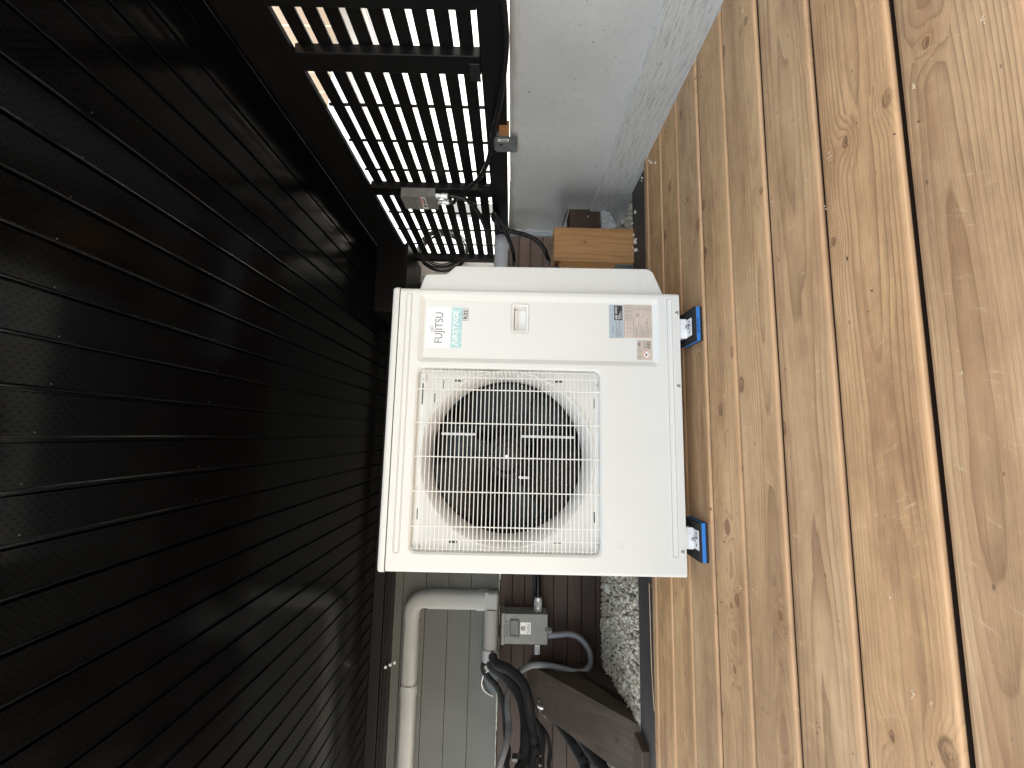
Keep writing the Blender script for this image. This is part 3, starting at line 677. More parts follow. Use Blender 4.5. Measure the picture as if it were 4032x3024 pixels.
# fan recess
rec = .030
l1 = rr_loop(*inset(fan_rect, .006), .024); band(cb, hole_fan, YU, l1, YU+.006); l2 = rr_loop(*inset(fan_rect, .008), .022); band(cb, l1, YU+.006, l2, YU+rec)
fx_, fz_ = U(1995, 1803); fcx, fcz = fx_, fz_
slots = []
for (x0, x1, y0, y1) in ((2344, 2349, 1565, 1607), (2344, 2349, 2022, 2066), (1655, 1660, 1505, 1590), (1640, 1643, 1540, 1592), (1633, 1637, 2008, 2052), (1740, 1743, 1492, 1530), (1704, 1708, 1545, 1582)):
    slots.append(rect_px(x0, x1, y0, y1))
for (x0, x1, y0, y1) in ((1787, 1817, 1491, 1499), (2188, 2218, 1495, 1503), (1762, 1795, 2137, 2147), (2180, 2216, 2141, 2149)):
    slots.append(rect_px(x0, x1, y0, y1))
sl_loops = [rr_loop(*s_, min(.0015, (s_[1]-s_[0])*.3, (s_[3]-s_[2])*.3), 2) for s_ in slots]
rl = .327*1.0
plate(cb, l2, [circ_loop(fcx, fcz, rl, 72)]+sl_loops, YU+rec)
cabinet = cb.build('cabinet', M['cream'], hp, smooth=28)
for s_ in slots:
    mb = MB(); mb.box(s_[0]-.002, s_[1]+.002, YU+rec+.004, YU+rec+.006, s_[2]-.002, s_[3]+.002); mb.build('slot', M['ink'], hp)
# lid
mb = MB(); bm = bmesh.new(); bmesh.ops.create_cube(bm, size=1)
for v in bm.verts: v.co = Vector(((uL+uR)/2+v.co.x*(uR-uL+.004), YU+D/2+v.co.y*(D+.004), (seam_z+.0035+uT)/2+v.co.z*(uT-seam_z-.0035)))
ed = [e for e in bm.edges if all(v.co.z > 1.15 for v in e.verts) or abs(e.verts[0].co.z-e.verts[1].co.z) > .01]
bmesh.ops.bevel(bm, geom=ed, offset=.012, segments=4, affect='EDGES', profile=.5); mb.bm(bm)
mb.build('lid', M['cream'], hp, smooth=35)
mb = MB(); mb.box(uL+.004, uR-.004, YU+.004, YU+.02, seam_z-.003, seam_z+.006); mb.build('seam_gasket', M['ink'], hp)
# bellmouth
mb = MB(); C0 = (fcx, YU+rec, fcz)
mb.lathe(C0, (0, 1, 0), [(rl+.001, .0), (rl, -.006), (rl-.004, -.008), (rl-.008, -.005), (rl-.016, .006), (rl-.024, .020), (rl-.030, .040), (rl-.033, .06), (rl-.034, .09)], 72)
mb.build('fan_outlet_ring', M['cream_plastic'], hp, smooth='all')
# coil + dark cavity behind the fan
mb = MB(); mb.box(uL+.03, uR-.03, YU+.30, YU+.31, uB+.02, seam_z-.02); mb.build('heat_exchanger', M['coil'], hp)
mb = MB(); mb.lathe((fcx, YU+rec+.0895, fcz), (0, 1, 0), [(rl-.0345, 0), (rl-.032, .005), (rl-.026, .16)], 48); mb.build('fan_cavity', M['fan'], hp, smooth='all')
# fan
fan = bpy.data.objects.new('fan', None); COL.objects.link(fan); fan.parent = hp; fan.location = Vector((fcx, YU+.10, fcz))-hp.location
mb = MB(); FC = Vector((fcx, YU+.085, fcz))
mb.lathe(FC, (0, 1, 0), [(.0005, -.012), (.036, -.012), (.038, -.008), (.040, .012), (.056, .014), (.060, -.002), (.064, -.008), (.074, -.006), (.080, .0), (.082, .06)], 48)
mb.build('fan_hub', M['hub'], fan, smooth=35)
mb = MB(); mb.cyl(FC+Vector((0, -.012, 0)), (0, -1, 0), .0085, .006, 6); mb.cyl(FC+Vector((0, -.018, 0)), (0, -1, 0), .004, .006, 10); mb.build('shaft_nut', M['chrome'], fan)
for kb in range(3):
    mb = MB(); th0 = math.radians(88+120*kb); NR, NT_ = 14, 22; g0 = []; 
    for side in (0, 1):
        for i in range(NR+1):
            rr = .078+(.284-.078)*i/NR
            for j in range(NT_+1):
                s_ = j/NT_; span = math.radians(86+10*math.sin(PI*i/NR)); lead = .20*(i/NR)**2
                an = th0 - lead*0 + span*s_ + .35*(i/NR)*(1-s_)*.5
                y = FC.y + .004 + .085*s_ - .02*math.sin(PI*s_)*(.4+.6*i/NR) + (.003 if side else 0)
                if j == 0: y -= .004*(1-side)
                g0.append((fcx+rr*math.cos(an), y, fcz+rr*math.sin(an)))
    n1 = NT_+1; off = (NR+1)*n1; fs = []
    for sd_ in (0, off):
        for i in range(NR):
            for j in range(NT_): fs.append((sd_+i*n1+j, sd_+i*n1+j+1, sd_+(i+1)*n1+j+1, sd_+(i+1)*n1+j))
    bd = [i*n1 for i in range(NR+1)]+[NR*n1+j for j in range(1, n1)]+[i*n1+NT_ for i in range(NR-1, -1, -1)]+[j for j in range(NT_-1, 0, -1)]
    for q in range(len(bd)): a, b = bd[q], bd[(q+1) % len(bd)]; fs.append((a, b, off+b, off+a))
    mb.add(g0, fs)
    # turned-up leading rib
    pts = [(fcx+r_*math.cos(th0+.175*((r_-.078)/.184)), FC.y-.001, fcz+r_*math.sin(th0+.175*((r_-.078)/.184))) for r_ in (.08, .12, .16, .2, .24, .26)]
    mb.tube(pts, .0028, 6)
    mb.build('fan_blade', M['fan'], fan, smooth=35)
for (px, x0_, x1_) in ((1713, 1738, 1872), (1717, 2052, 2262), (1879, 2040, 2085)):  # pale strips added as blade glints, the highlight is in their colour
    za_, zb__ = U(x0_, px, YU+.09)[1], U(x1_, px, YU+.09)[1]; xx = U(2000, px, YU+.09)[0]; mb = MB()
    mb.bbox(xx-.005, xx+.005, YU+.084, YU+.094, zb__, za_, .003); mb.build('blade_glint', simple('painted_blade_glint', (.75, .76, .78), .3), fan, smooth=True)
# wire grille
gr = MB(); yG = YU+.004; g0x, g1x = fan_rect[0]+.012, fan_rect[1]-.012
zt0 = U(1625, 1800)[1]; zs_ = [zt0]+[U(1658+k*16.35, 1800)[1] for k in range(43)]
for z in zs_:
    gr.tube([(g0x-.003, YU+rec-.002, z), (g0x, yG+.004, z), (g0x+.006, yG, z), (g1x-.006, yG, z), (g1x, yG+.004, z), (g1x+.003, YU+rec-.002, z)], .0019, 6, smooth=False)
ver = [U(1990, y)[0] for y in (1489, 1537, 1670, 1804, 1942, 2080, 2132)]
for i, x in enumerate(ver):
    z1 = fan_rect[3]-.001; z0 = fan_rect[2]+.006
    if i in (0, 6): z1, z0 = U(1690, 1800)[1], U(2360, 1800)[1]
    gr.tube([(x, yG+.0036, z0), (x, yG+.0040, z1)], .0022, 6, smooth=False)
for x in (g0x+.004, g1x-.004): gr.tube([(x, yG+.010, zs_[-1]-.006), (x, yG+.010, zt0+.004)], .0021, 6, smooth=False)
gr.build('fan_grille', M['wire'], hp, smooth=50)
# grille fixing tabs and screws
for (px, py) in ((1667, 1489), (2352, 1516), (2353, 2150), (1637, 2167)):
    x, z = U(px, py); mb = MB(); mb.bbox(x-.012, x+.02 if py < 1800 else x+.012, YU+.020, YU+.024, z-.007, z+.007, .002)
    tb = mb.build('fixing_tab', M['cream'], hp)
    mb = MB(); mb.lathe((x, YU+.020, z), (0, -1, 0), [(.0055, 0), (.0055, .002), (.003, .0045), (.0003, .0048)], 12); mb.build('tab_screw', M['zinc'], tb, smooth=True)
for (px, py) in ((2665, 1232), (2672, 1520), (2689, 2173)):
    x, z = U(px, py); mb = MB(); mb.lathe((x, YU, z), (0, -1, 0), [(.0066, 0), (.0066, .0015), (.004, .0045), (.0003, .005)], 14); mb.build('screw', M['zinc'], hp, smooth=True)
# handle recess
h = MB(); hd2 = inset(hd, .003); a = rr_loop(*inset(hd, .004), .007); b = rr_loop(*inset(hd, .0135), .004)
band(h, rr_loop(*inset(hd, .0025), .008), YU+.0135, rr_loop(*inset(hd, .0045), .008), YU+.007)
band(h, rr_loop(*inset(hd, .0045), .008), YU+.007, rr_loop(*inset(hd, .0125), .004), YU+.009)
in_ = inset(hd, .0125); l0 = rr_loop(*in_, .004); l1 = rr_loop(in_[0]+.002, in_[1]-.008, in_[2]+.001, in_[3]-.002, .003)
band(h, l0, YU+.009, l1, YU+.042); plate(h, l1, [], YU+.042)
h.box(in_[0]+.003, in_[1]-.010, YU+.030, YU+.041, in_[3]-.014, in_[3]-.003)
h.build('handle', M['cream_plastic'], hp, smooth=30)
# valve cover on the right side: outline read off the photo, set back from the front
YV = YU+.035
vp = [(1648, 1175), (1650, 1129), (1672, 1086), (1684, 1079), (1752, 1078), (1762, 1075), (1792, 1049), (1801, 1046), (2544, 1058), (2556, 1061), (2572, 1072), (2614, 1153), (2614, 1180)]
poly = [at(a, b, Y=YV) for a, b in vp]
for q in (poly[0], poly[-1]): q.x = uR-.002
for q in (poly[1], poly[-2]): q.x = uR-.001
bm = bmesh.new(); fv = [bm.verts.new(p) for p in poly[1:-1]]; bm.faces.new(fv)
ex = bmesh.ops.extrude_face_region(bm, geom=bm.faces[:]); bmesh.ops.translate(bm, vec=(0, .22, 0), verts=[v for v in ex['geom'] if isinstance(v, bmesh.types.BMVert)])
bmesh.ops.recalc_face_normals(bm, faces=bm.faces)
fe_ = [e for e in bm.edges if all(abs(v.co.y-YV) < 1e-5 for v in e.verts) and not all(v.co.x < uR for v in e.verts)]
bmesh.ops.bevel(bm, geom=fe_, offset=.006, segments=3, affect='EDGES', profile=.5)
mb = MB(); mb.bm(bm); mb.build('valve_cover', M['cream'], hp, smooth=30)
# feet
for (px, py) in ((2715, 1283), (2737, 2128)):
    p = at(px, py, Z=.045); mb = MB(); x = p.x; zf = .0335
    mb.bbox(x-.034, x+.034, YU-.024, YU+.06, zf, zf+.003, .0014, 1)
    mb.bbox(x-.038, x+.038, YU+.012, YU+.016, zf+.003, uB+.004, .0014, 1); mb.bbox(x-.038, x+.038, YU+.020, YU+.34, uB-.02, uB-.004, .0014, 1)
    ft = mb.build('foot', M['rimwhite'], hp)
    by = max(p.y, YU-.008)
    mb = MB(); mb.cyl((x+.002, by, zf+.003), (0, 0, 1), .0135, .002, 20); mb.cyl((x+.002, by, zf+.005), (0, 0, 1), .0095, .007, 6); mb.cyl((x+.002, by, zf+.012), (0, 0, 1), .0055, .006, 12)
    mb.build('bolt', M['zinc'], ft)
    for q0 in (-.022, .0185):
        mb = MB(); mb.bbox(x+q0, x+q0+.0075, by-.0035, by+.0035, zf+.003, zf+.0034, .0001, 1); mb.build('slot', M['ink'], ft)

# --- lettering and stickers on the service panel
yS = YU+.0105
def quad(mb, x0, x1, y0, y1, Y):
    a, b, c_, d = rect_px(x0, x1, y0, y1); mb.add([(a, Y, c_), (b, Y, c_), (b, Y, d), (a, Y, d)], [(0, 1, 2, 3)]); return a, b, c_, d
mb = MB(); a, b, c_, d = quad(mb, 1676, 1774, 1207, 1367, yS); st = mb.build('brand_sticker', M['paper'], hp)
mb = MB(); A, B, C_, Dd = rect_px(1710, 1741, 1227, 1347); text_mb(mb, 'FUJITSU', A, C_, (Dd-C_), yS-.0004, width=B-A)
a2 = rect_px(1691, 1709, 1281, 1305); cxm, czm = (a2[0]+a2[1])/2, (a2[2]+a2[3])/2
pts = []
for k in range(49):
    tt = 2*PI*k/48; hx = (a2[1]-a2[0])*.5; hz = (a2[3]-a2[2])*.52; q = math.sin(tt)
    x_ = hx*math.cos(tt); z_ = hz*math.sin(2*tt)*.62; ca, sa = math.cos(.45), math.sin(.45)
    pts.append((cxm+x_*ca-z_*sa, yS-.0003, czm+x_*sa+z_*ca))
rib = []; fsr = []
for k in range(49):
    p0 = Vector(pts[(k-1) % 48]); p1 = Vector(pts[(k+1) % 48]); tdir = (p1-p0).normalized(); nn = Vector((-tdir.z, 0, tdir.x))*.00085
    rib += [tuple(Vector(pts[k])+nn), tuple(Vector(pts[k])-nn)]
for k in range(48): fsr.append((2*k, 2*k+1, 2*k+3, 2*k+2))
mb.add(rib, fsr); mb.build('lettering', M['greyink'], st)
mb = MB(); quad(mb, 1774.5, 1817, 1208, 1367, yS); s2 = mb.build('series_sticker', M['teal'], hp)
mb = MB(); A, B, C_, Dd = rect_px(1781, 1802, 1219, 1359); 
try: text_mb(mb, '\u039bIRST\u039bGE', A, C_, Dd-C_, yS-.0004, width=B-A, bold=.012)
except Exception: text_mb(mb, 'AIRSTAGE', A, C_, Dd-C_, yS-.0004, width=B-A, bold=.012)
mb.build('lettering', M['whiteink'], s2)
def frame(mb, x0, x1, y0, y1, Y, wd):
    a, b, c_, d = rect_px(x0, x1, y0, y1); lo = rr_loop(a, b, c_, d, min(.003, (d-c_)*.2), 3); li = rr_loop(a+wd, b-wd, c_+wd, d-wd, min(.002, (d-c_)*.15), 3)
    band(mb, lo, Y, li, Y)
mb = MB(); frame(mb, 1820, 1844, 1211, 1259, yS, .0011); A, B, C_, Dd = rect_px(1824.5, 1839, 1217, 1253); text_mb(mb, 'R32', A, C_, Dd-C_, yS, width=B-A, bold=.03)
mb.build('refrigerant_mark', M['ink'], hp)
# rating plate
mb = MB(); quad(mb, 2401, 2457, 1197, 1329, yS); rp = mb.build('rating_plate', M['bluegrey'], hp)
mb = MB(); quad(mb, 2457.5, 2571, 1197, 1329, yS); rp2 = mb.build('data_plate', M['beige'], hp)
mb = MB(); a, b, c_, d = rect_px(2421, 2453, 1200, 1258); plate(mb, rr_loop(a, b, c_, d, .003, 3), [], yS-.0004); mb.build('badge', M['ink'], rp)
mb = MB(); A, B, C_, Dd = rect_px(2425, 2433, 1238, 1255); text_mb(mb, 'AHRI', A, C_, Dd-C_, yS-.0008, width=B-A, bold=.02)
A, B, C_, Dd = rect_px(2425, 2432, 1204, 1233); text_mb(mb, 'CERTIFIED', A, C_, Dd-C_, yS-.0008, width=B-A, bold=.01)
for x0, y1_ in ((2437, 1238), (2442, 1230), (2447, 1222)): quad(mb, x0, x0+1.4, y1_, 1254, yS-.0008)
mb.build('badge_lettering', M['whiteink'], rp)
mb = MB(); A, B, C_, Dd = rect_px(2412, 2419, 1279, 1310); text_mb(mb, 'FUJITSU', A, C_, Dd-C_, yS-.0004, width=B-A, bold=.01)
for x0, a_, b_ in ((2428, 1266, 1323), (2434.5, 1288, 1323), (2440.5, 1262, 1288), (2440.5, 1304, 1323), (2446.5, 1292, 1323)): quad(mb, x0, x0+2.2, a_, b_, yS-.0004)
mb.build('lettering', M['thinink'], rp)
mb = MB()
for x0, a_, b_ in ((2459.5, 1262, 1324), (2498, 1246, 1324), (2503.5, 1285, 1324), (2508.5, 1280, 1324), (2513, 1290, 1324), (2518, 1262, 1290), (2521, 1300, 1324), (2526, 1275, 1324), (2531, 1290, 1324), (2536, 1282, 1324), (2541, 1300, 1324), (2546, 1264, 1324), (2551, 1250, 1324), (2556, 1295, 1324), (2566, 1285, 1318), (2564, 1206, 1222), (2543, 1203, 1222)):
    q = b_
    while q > a_:
        L = random.uniform(4, 11); quad(mb, x0, x0+2.0, max(a_, q-L), q, yS-.0004); q -= L+1.8
for x0 in (2462, 2468, 2474, 2480.5, 2487, 2494): quad(mb, x0, x0+.8, 1200, 1258, yS-.0004)
for y_ in (1200, 1229, 1258): quad(mb, 2462, 2494, y_, y_+.8, yS-.0004)
for x0 in (2474, 2484.5, 2495): quad(mb, x0, x0+.8, 1258, 1308, yS-.0004)
for y_ in (1289, 1307): quad(mb, 2474, 2495, y_, y_+.8, yS-.0004)
for x0 in (2465, 2471, 2477, 2484, 2490):
    for y_ in (1206, 1218, 1236, 1247): quad(mb, x0, x0+1.6, y_, y_+7, yS-.0004)
frame(mb, 2502, 2539, 1201, 1247, yS-.0004, .0006); frame(mb, 2540, 2558, 1203, 1224, yS-.0004, .0005)
for x0 in (2506, 2511, 2516, 2521, 2526, 2531): quad(mb, x0, x0+1.2, 1206, 1220, yS-.0004)
a, b, c_, d = rect_px(2506, 2522, 1228, 1244); cc = ((a+b)/2, (c_+d)/2); band(mb, circ_loop(*cc, (d-c_)/2, 20), yS-.0004, circ_loop(*cc, (d-c_)/2-.0012, 20), yS-.0004)
A, B, C_, Dd = rect_px(2510, 2518, 1231, 1241); text_mb(mb, 'ETL', A, C_, Dd-C_, yS-.0004, width=B-A, bold=.02)
A, B, C_, Dd = rect_px(2550, 2556, 1205, 1220); text_mb(mb, 'A2L', A, C_, Dd-C_, yS-.0004, width=B-A, bold=.02)
def diamond(mb, px, py, r_, wd, Y):
    x, z = U(px, py); k = r_*YU/1600*1.0
    lo = [(x, z+k), (x-k, z), (x, z-k), (x+k, z)]; li = [(x, z+k-wd*1.41), (x-k+wd*1.41, z), (x, z-k+wd*1.41), (x+k-wd*1.41, z)]; band(mb, lo, Y, li, Y); return x, z, k
diamond(mb, 2549, 1233, 6.5, .0005, yS-.0004)
quad(mb, 2560, 2560.8, 1197, 1329, yS-.0004)
mb.build('lettering', M['thinink'], rp2)
# hazard sticker
mb = MB(); quad(mb, 2512, 2572, 1337, 1416, yS); hz_ = mb.build('hazard_sticker', M['beige'], hp)
mb = MB(); x, z, k = diamond(mb, 2551, 1395, 18.5, .0016, yS-.0004); mb.build('diamond', M['redink'], hz_)
mb = MB(); mb.add([(x, yS-.0003, z+k*.86), (x-k*.86, yS-.0003, z), (x, yS-.0003, z-k*.86), (x+k*.86, yS-.0003, z)], [(0, 1, 2, 3)]); mb.build('diamond_ground', M['paper'], hz_)
mb = MB(); fl_ = [(0, .45), (-.12, .2), (-.22, .3), (-.3, .05), (-.22, -.15), (-.12, -.22), (-.16, -.05), (-.05, .06), (0, -.02), (.08, .06), (.16, -.08), (.1, -.22), (.22, -.15), (.3, .05), (.22, .28), (.12, .16)]
plate(mb, [(x+a*k, z+b*k+.0006) for a, b in fl_], [], yS-.0007); mb.box(x-.3*k, x+.3*k, yS-.0007, yS-.0006, z-.36*k, z-.30*k)
frame(mb, 2535, 2566, 1338, 1374, yS-.0004, .0005); A, B, C_, Dd = rect_px(2550, 2562, 1341, 1371); text_mb(mb, 'A2L', A, C_, Dd-C_, yS-.0004, width=B-A, bold=.02)
A, B, C_, Dd = rect_px(2538, 2542, 1341, 1371); text_mb(mb, 'Refrigerant', A, C_, Dd-C_, yS-.0004, width=B-A); A, B, C_, Dd = rect_px(2544, 2548, 1341, 1371); text_mb(mb, 'Safety Group', A, C_, Dd-C_, yS-.0004, width=B-A)
for (y0_, y1_) in ((1372, 1388), (1394, 1412)):
    frame(mb, 2514, 2528, y0_, y1_, yS-.0004, .0008); quad(mb, 2515, 2527, (y0_+y1_)/2-.6, (y0_+y1_)/2+.6, yS-.0004)
frame(mb, 2514, 2526, 1341, 1366, yS-.0004, .0008); quad(mb, 2518, 2522, 1346, 1360, yS-.0004)
mb.build('lettering', M['ink'], hz_)

# --- vibration pads
def pad(pc, lab):
    (px0, py0), (px1, py1), ang = pc
    a = at(px0, py0, Z=0); b = at(px1, py1, Z=0); wdt = abs(a.x-b.x); cx_, yf = (a.x+b.x)/2, (a.y+b.y)/2
    R_ = Matrix.Translation((cx_, yf+.065, 0)) @ Matrix.Rotation(ang, 4, 'Z'); t_ = thing('vibration_pad', (cx_, yf+.065, 0), lab, 'vibration pad', 'pads under the heat pump')
    hw, hd_ = wdt/2, .065
    mb = MB(); mb.box(-hw+.001, hw-.001, -hd_+.001, hd_-.001, .010, .0235, R_); fo = mb.build('foam_layer', M['blue'], t_)
    for (z0, z1, dr) in ((.0235, .030, 1), (.004, .010, -1)):
        mb = MB(); mb.box(-hw, hw, -hd_, hd_, z0, z1, R_); nrib = 14
        for k in range(nrib):
            if dr == 1: u = -hd_+ (2*hd_)*(k+.5)/nrib; mb.bbox(-hw+.001, hw-.001, u-.0026, u+.0026, z1-.001, z1+.0032, .0009, 1, R_) 
            else: u = -hw+(2*hw)*(k+.5)/nrib; mb.bbox(u-.0026, u+.0026, -hd_+.0005, hd_-.0005, z0-.0035, z0+.001, .0009, 1, R_)
        mb.build('rubber_layer', M['blackrubber'], t_)
    return t_, R_, hw, hd_, fo
t1, R1, hw, hd_, fo = pad(((2766, 1206), (2769, 1342), 0.0), 'black pad with a blue middle layer under the labelled end of the unit')
mb = MB(); mb2 = MB(); text_mb(mb2, 'Diversitech', .032, .0205, .0055, 0, width=.052, bold=.03, flip=True)
mb.add([R1 @ Vector((p[0]-.01, -hd_-.0002, p[2])) for p in mb2.v], mb2.f)
mb.add([R1 @ Vector(q) for q in ((-.036, -hd_-.0002, .017), (-.026, -hd_-.0002, .013), (-.028, -hd_-.0002, .0195))], [(0, 1, 2)])
mb.build('lettering', M['bluetext'], fo)
pad(((2790, 2061), (2792, 2217), 0.0), 'black pad with a blue middle layer under the fan end of the unit')

# ================================================================== THINGS AROUND
# --- brown square post block
pb = at(2503, 1033, Z=-.02); pc_ = at(2503, 897, Z=-.02); zt = at(2181, 965, Y=pb.y).z
po = thing('cut_post', ((pb.x+pc_.x)/2, pb.y+.1, -.04), 'short square brown timber post standing beside the unit', 'post')
mb = MB(); mb.bbox(pb.x, pc_.x, pb.y, pb.y+.2, -.012, zt, .004, 2, bid=2.0); mb.build('post_body', M['post'], po)
mb = MB(); mb.box(pb.x-.003, pb.x, pb.y+.03, pb.y+.17, -.012, .09); mb.box(pb.x-.05, pb.x-.003, pb.y+.03, pb.y+.17, -.0115, -.0085)
bk = mb.build('base_bracket', M['galv'], po); mb = MB(); mb.cyl((pb.x-.003, pb.y+.09, .05), (-1, 0, 0), .008, .006, 6); mb.build('bracket_bolt', M['zinc'], bk)

# --- dark beam end with plastic film
YB = 2.56
a = at(2243, 816, Y=YB); b = at(2363, 900, Y=YB)
dbm = thing('dark_beam', (.9, YB+.1, b.z), 'dark beam end wrapped in clear plastic film behind the brown post', 'beam')
mb = MB(); mb.bbox(.45, a.x, YB, YB+.14, b.z, a.z, .003, bid=4.0); mb.box(.5, .6, YB+.02, YB+.12, -.1, b.z, bid=4.0); mb.build('beam_body', M['darkwood'], dbm)
mb = MB(); mb.cyl((a.x-.065, YB, b.z+.08), (0, -1, 0), .004, .008, 8); mb.build('nail', M['chrome'], dbm)
mb = MB(); zt_, zb_ = a.z, b.z; x1 = a.x
sec = [(x1-.16, zt_+.055), (x1-.012, zt_+.012), (x1+.006, zt_+.004), (x1+.007, (zt_+zb_)/2), (x1+.006, zb_-.004), (x1-.045, zb_-.055), (x1-.155, zb_-.115)]
vs = []; n = len(sec)
for j in range(5):
    yy = YB-.035+j*.05
    for k, (x_, z_) in enumerate(sec): vs.append((x_+.004*math.sin(3*j+k), yy, z_+.004*math.cos(2*j+k)))
mb.add(vs, [(j*n+k, j*n+k+1, (j+1)*n+k+1, (j+1)*n+k) for j in range(4) for k in range(n-1)])
mb.add([(x1+.002, YB-.004, zb_+.02), (x1-.05, YB-.03, zb_-.058), (x1-.15, YB-.03, zb_-.11), (x1-.16, YB-.004, zb_-.01), (x1-.02, YB-.004, zb_-.004)], [(0, 1, 2, 3, 4)])
mb.build('plastic_film', M['film'], dbm, smooth=True, fixn=False)

# --- sloping timbers at the left
def TL(px, py, tt):      # point on the vertical side plane of the timber; tt picks the line of that plane
    n_ = Vector((1, -.32/1.2*1.0, 0)).normalized(); p0 = Vector((-1.87, 3.6, 0)); n_ = Vector((1.2, .32, 0)).normalized()
    d = VV + CX*((px-2016)/FPX) - CY*((py-1512)/FPX); t_ = (p0-CAM).dot(n_)/d.dot(n_); return CAM+d*t_
A1 = TL(2109, 2630, 0); A2 = TL(2477, 2833, 0); B1 = TL(2297, 2655, 0); B2 = TL(2514, 2777, 0)
sdir = (A2-A1); 
def ext(p, q, y):  # point on line p-q at given Y
    t_ = (y-p.y)/(q.y-p.y); return p+(q-p)*t_
yN, yF = 2.34, 3.6
at_, bt_ = ext(A1, A2, yF), ext(A1, A2, yN); am, bmid = ext(B1, B2, yF), ext(B1, B2, yN)
ti = thing('sloping_timber', ((at_.x+bt_.x)/2, 2.9, -.1), 'old dark timber sloping down from the wall to the deck edge at the left', 'timber')
mb = MB(); mb.prism([at_, bt_, bmid+Vector((0, 0, .003)), am+Vector((0, 0, .003))], (-.30, 0, 0), bid=0.0); mb.build('upper_timber', M['timber'], ti)
mb = MB(); mb.prism([am+Vector((.004, 0, 0)), bmid+Vector((.004, 0, 0)), Vector((bmid.x+.004, yN, -.14)), Vector((am.x+.004, yF, -.14))], (-.30, 0, 0), bid=1.6); mb.build('lower_timber', M['timber'], ti)
mb = MB(); a = at(2484, 2840, Z=.0); mb.bbox(bt_.x-.30, bt_.x-.0, 2.20, 2.338, -.11, .022, .004, bid=3.0)
tag(mb.build('timber_offcut', M['darkwood'], origin=(bt_.x-.15, 2.27, -.11)), 'small dark timber offcut at the lower end of the sloping timber', 'timber')

# --- white line cover: top run, elbow, down run, bend and open end
YD = YW-.02
lc = thing('line_cover', (-1.5, YD, .85), 'off-white plastic line cover bending down and back along the grey siding', 'line cover')
def dprof(wd, dp, n=10):      # D shaped section (across, out)
    pr = [(-wd/2, 0)]
    for k in range(n+1):
        a = PI-PI*k/n; ca, sa = math.cos(a), math.sin(a)
        pr.append((wd/2*math.copysign(abs(ca)**.62, ca), dp*(abs(sa)**.62)))
    pr.append((wd/2, 0)); return pr
def sweep(mb, path, wd, dp, close=True):     # path: list of (point, across vector)
    pr = dprof(wd, dp); n = len(pr); vs = []
    for (p, ac) in path:
        for (u, o_) in pr: vs.append(Vector(p)+Vector(ac)*u+Vector((0, -1, 0))*o_)
    mb.add(vs, [(i*n+k, i*n+k+1, (i+1)*n+k+1, (i+1)*n+k) for i in range(len(path)-1) for k in range(n-1)])
zt_ = (at(1592, 2500, Y=YD-.05).z+at(1660, 2500, Y=YD-.05).z)/2-.003; xr = at(1700, 2365, Y=YD-.05).x
za, zb_ = at(1580, 2600, Y=YD-.05).z, at(1641, 2600, Y=YD-.05).z; zt_ = (za+zb_)/2; wt = za-zb_
xa, xb = at(1770, 2403, Y=YD-.05).x, at(1770, 2328, Y=YD-.05).x; xr = (xa+xb)/2; wv = xb-xa
mb = MB(); sweep(mb, [((-3.25, YD, zt_), (0, 0, 1)), ((xr-.12, YD, zt_), (0, 0, 1))], wt, .075); mb.build('top_run', M['duct'], lc, smooth=50)
mb = MB(); pts = []
rad = .10
for k in range(9):
    a = PI/2*k/8; cxx, czz = xr-rad, zt_-rad
    pts.append(((cxx+rad*math.sin(a), YD, czz+rad*math.cos(a)), (math.sin(a), 0, math.cos(a))))
pts = [((xr-rad-.05, YD, zt_), (0, 0, 1))]+pts+[((xr, YD, zt_-rad-.035), (1, 0, 0))]
sweep(mb, pts, wt+.010, .080); mb.build('elbow', M['duct'], lc, smooth=50)
zc_ = (at(1908, 2370, Y=YD-.06).z+at(1968, 2370, Y=YD-.06).z)/2; zc_ = max(zc_, .83)
mb = MB(); sweep(mb, [((xr, YD, zt_-rad-.035), (1, 0, 0)), ((xr, YD, zc_+.10), (1, 0, 0))], wv, .078); mb.build('down_run', M['duct'], lc, smooth=50)
# coupling ring on the top run
xc_ = at(1570, 2716, Y=YD-.05).x; mb = MB(); sweep(mb, [((xc_-.055, YD, zt_), (0, 0, 1)), ((xc_+.035, YD, zt_), (0, 0, 1))], wt+.012, .082)
sweep(mb, [((xc_+.035, YD, zt_), (0, 0, 1)), ((xc_+.0352, YD, zt_), (0, 0, 1))], wt+.002, .076); mb.build('coupling', M['duct'], lc, smooth=50)
mb = MB(); pts = [((xr, YD, zc_+.12), (1, 0, 0)), ((xr, YD, zc_+.05), (1, 0, 0))]; sweep(mb, pts, wv+.012, .084)
mb.prism([Vector((xr-wv/2-.006, YD, zc_+.05)), Vector((xr-wv/2-.006, YD-.083, zc_+.05)), Vector((xr+wv/2+.006, YD-.083, zc_+.05)), Vector((xr+wv/2+.006, YD, zc_+.05)), Vector((xr+wv/2+.006, YD, zc_-.045)), Vector((xr+wv/2+.004, YD-.05, zc_-.045))][:4], (0, 0, -.02))
mb.bbox(xr-wv/2+.01, xr+wv/2+.004, YD-.085, YD, zc_-.055, zc_+.052, .02, 4); mb.build('bend', M['duct'], lc, smooth=40)
xe = at(1940, 2598, Y=YD-.08).x
wc = .125
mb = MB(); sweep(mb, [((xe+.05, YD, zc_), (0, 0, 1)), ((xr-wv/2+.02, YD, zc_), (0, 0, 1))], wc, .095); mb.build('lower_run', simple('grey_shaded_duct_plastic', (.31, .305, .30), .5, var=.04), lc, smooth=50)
mb = MB(); sweep(mb, [((xe-.02, YD, zc_), (0, 0, 1)), ((xe+.07, YD, zc_), (0, 0, 1))], wc+.012, .102)
ec = mb.build('end_cap', M['duct'], lc, smooth=50)
mb = MB()
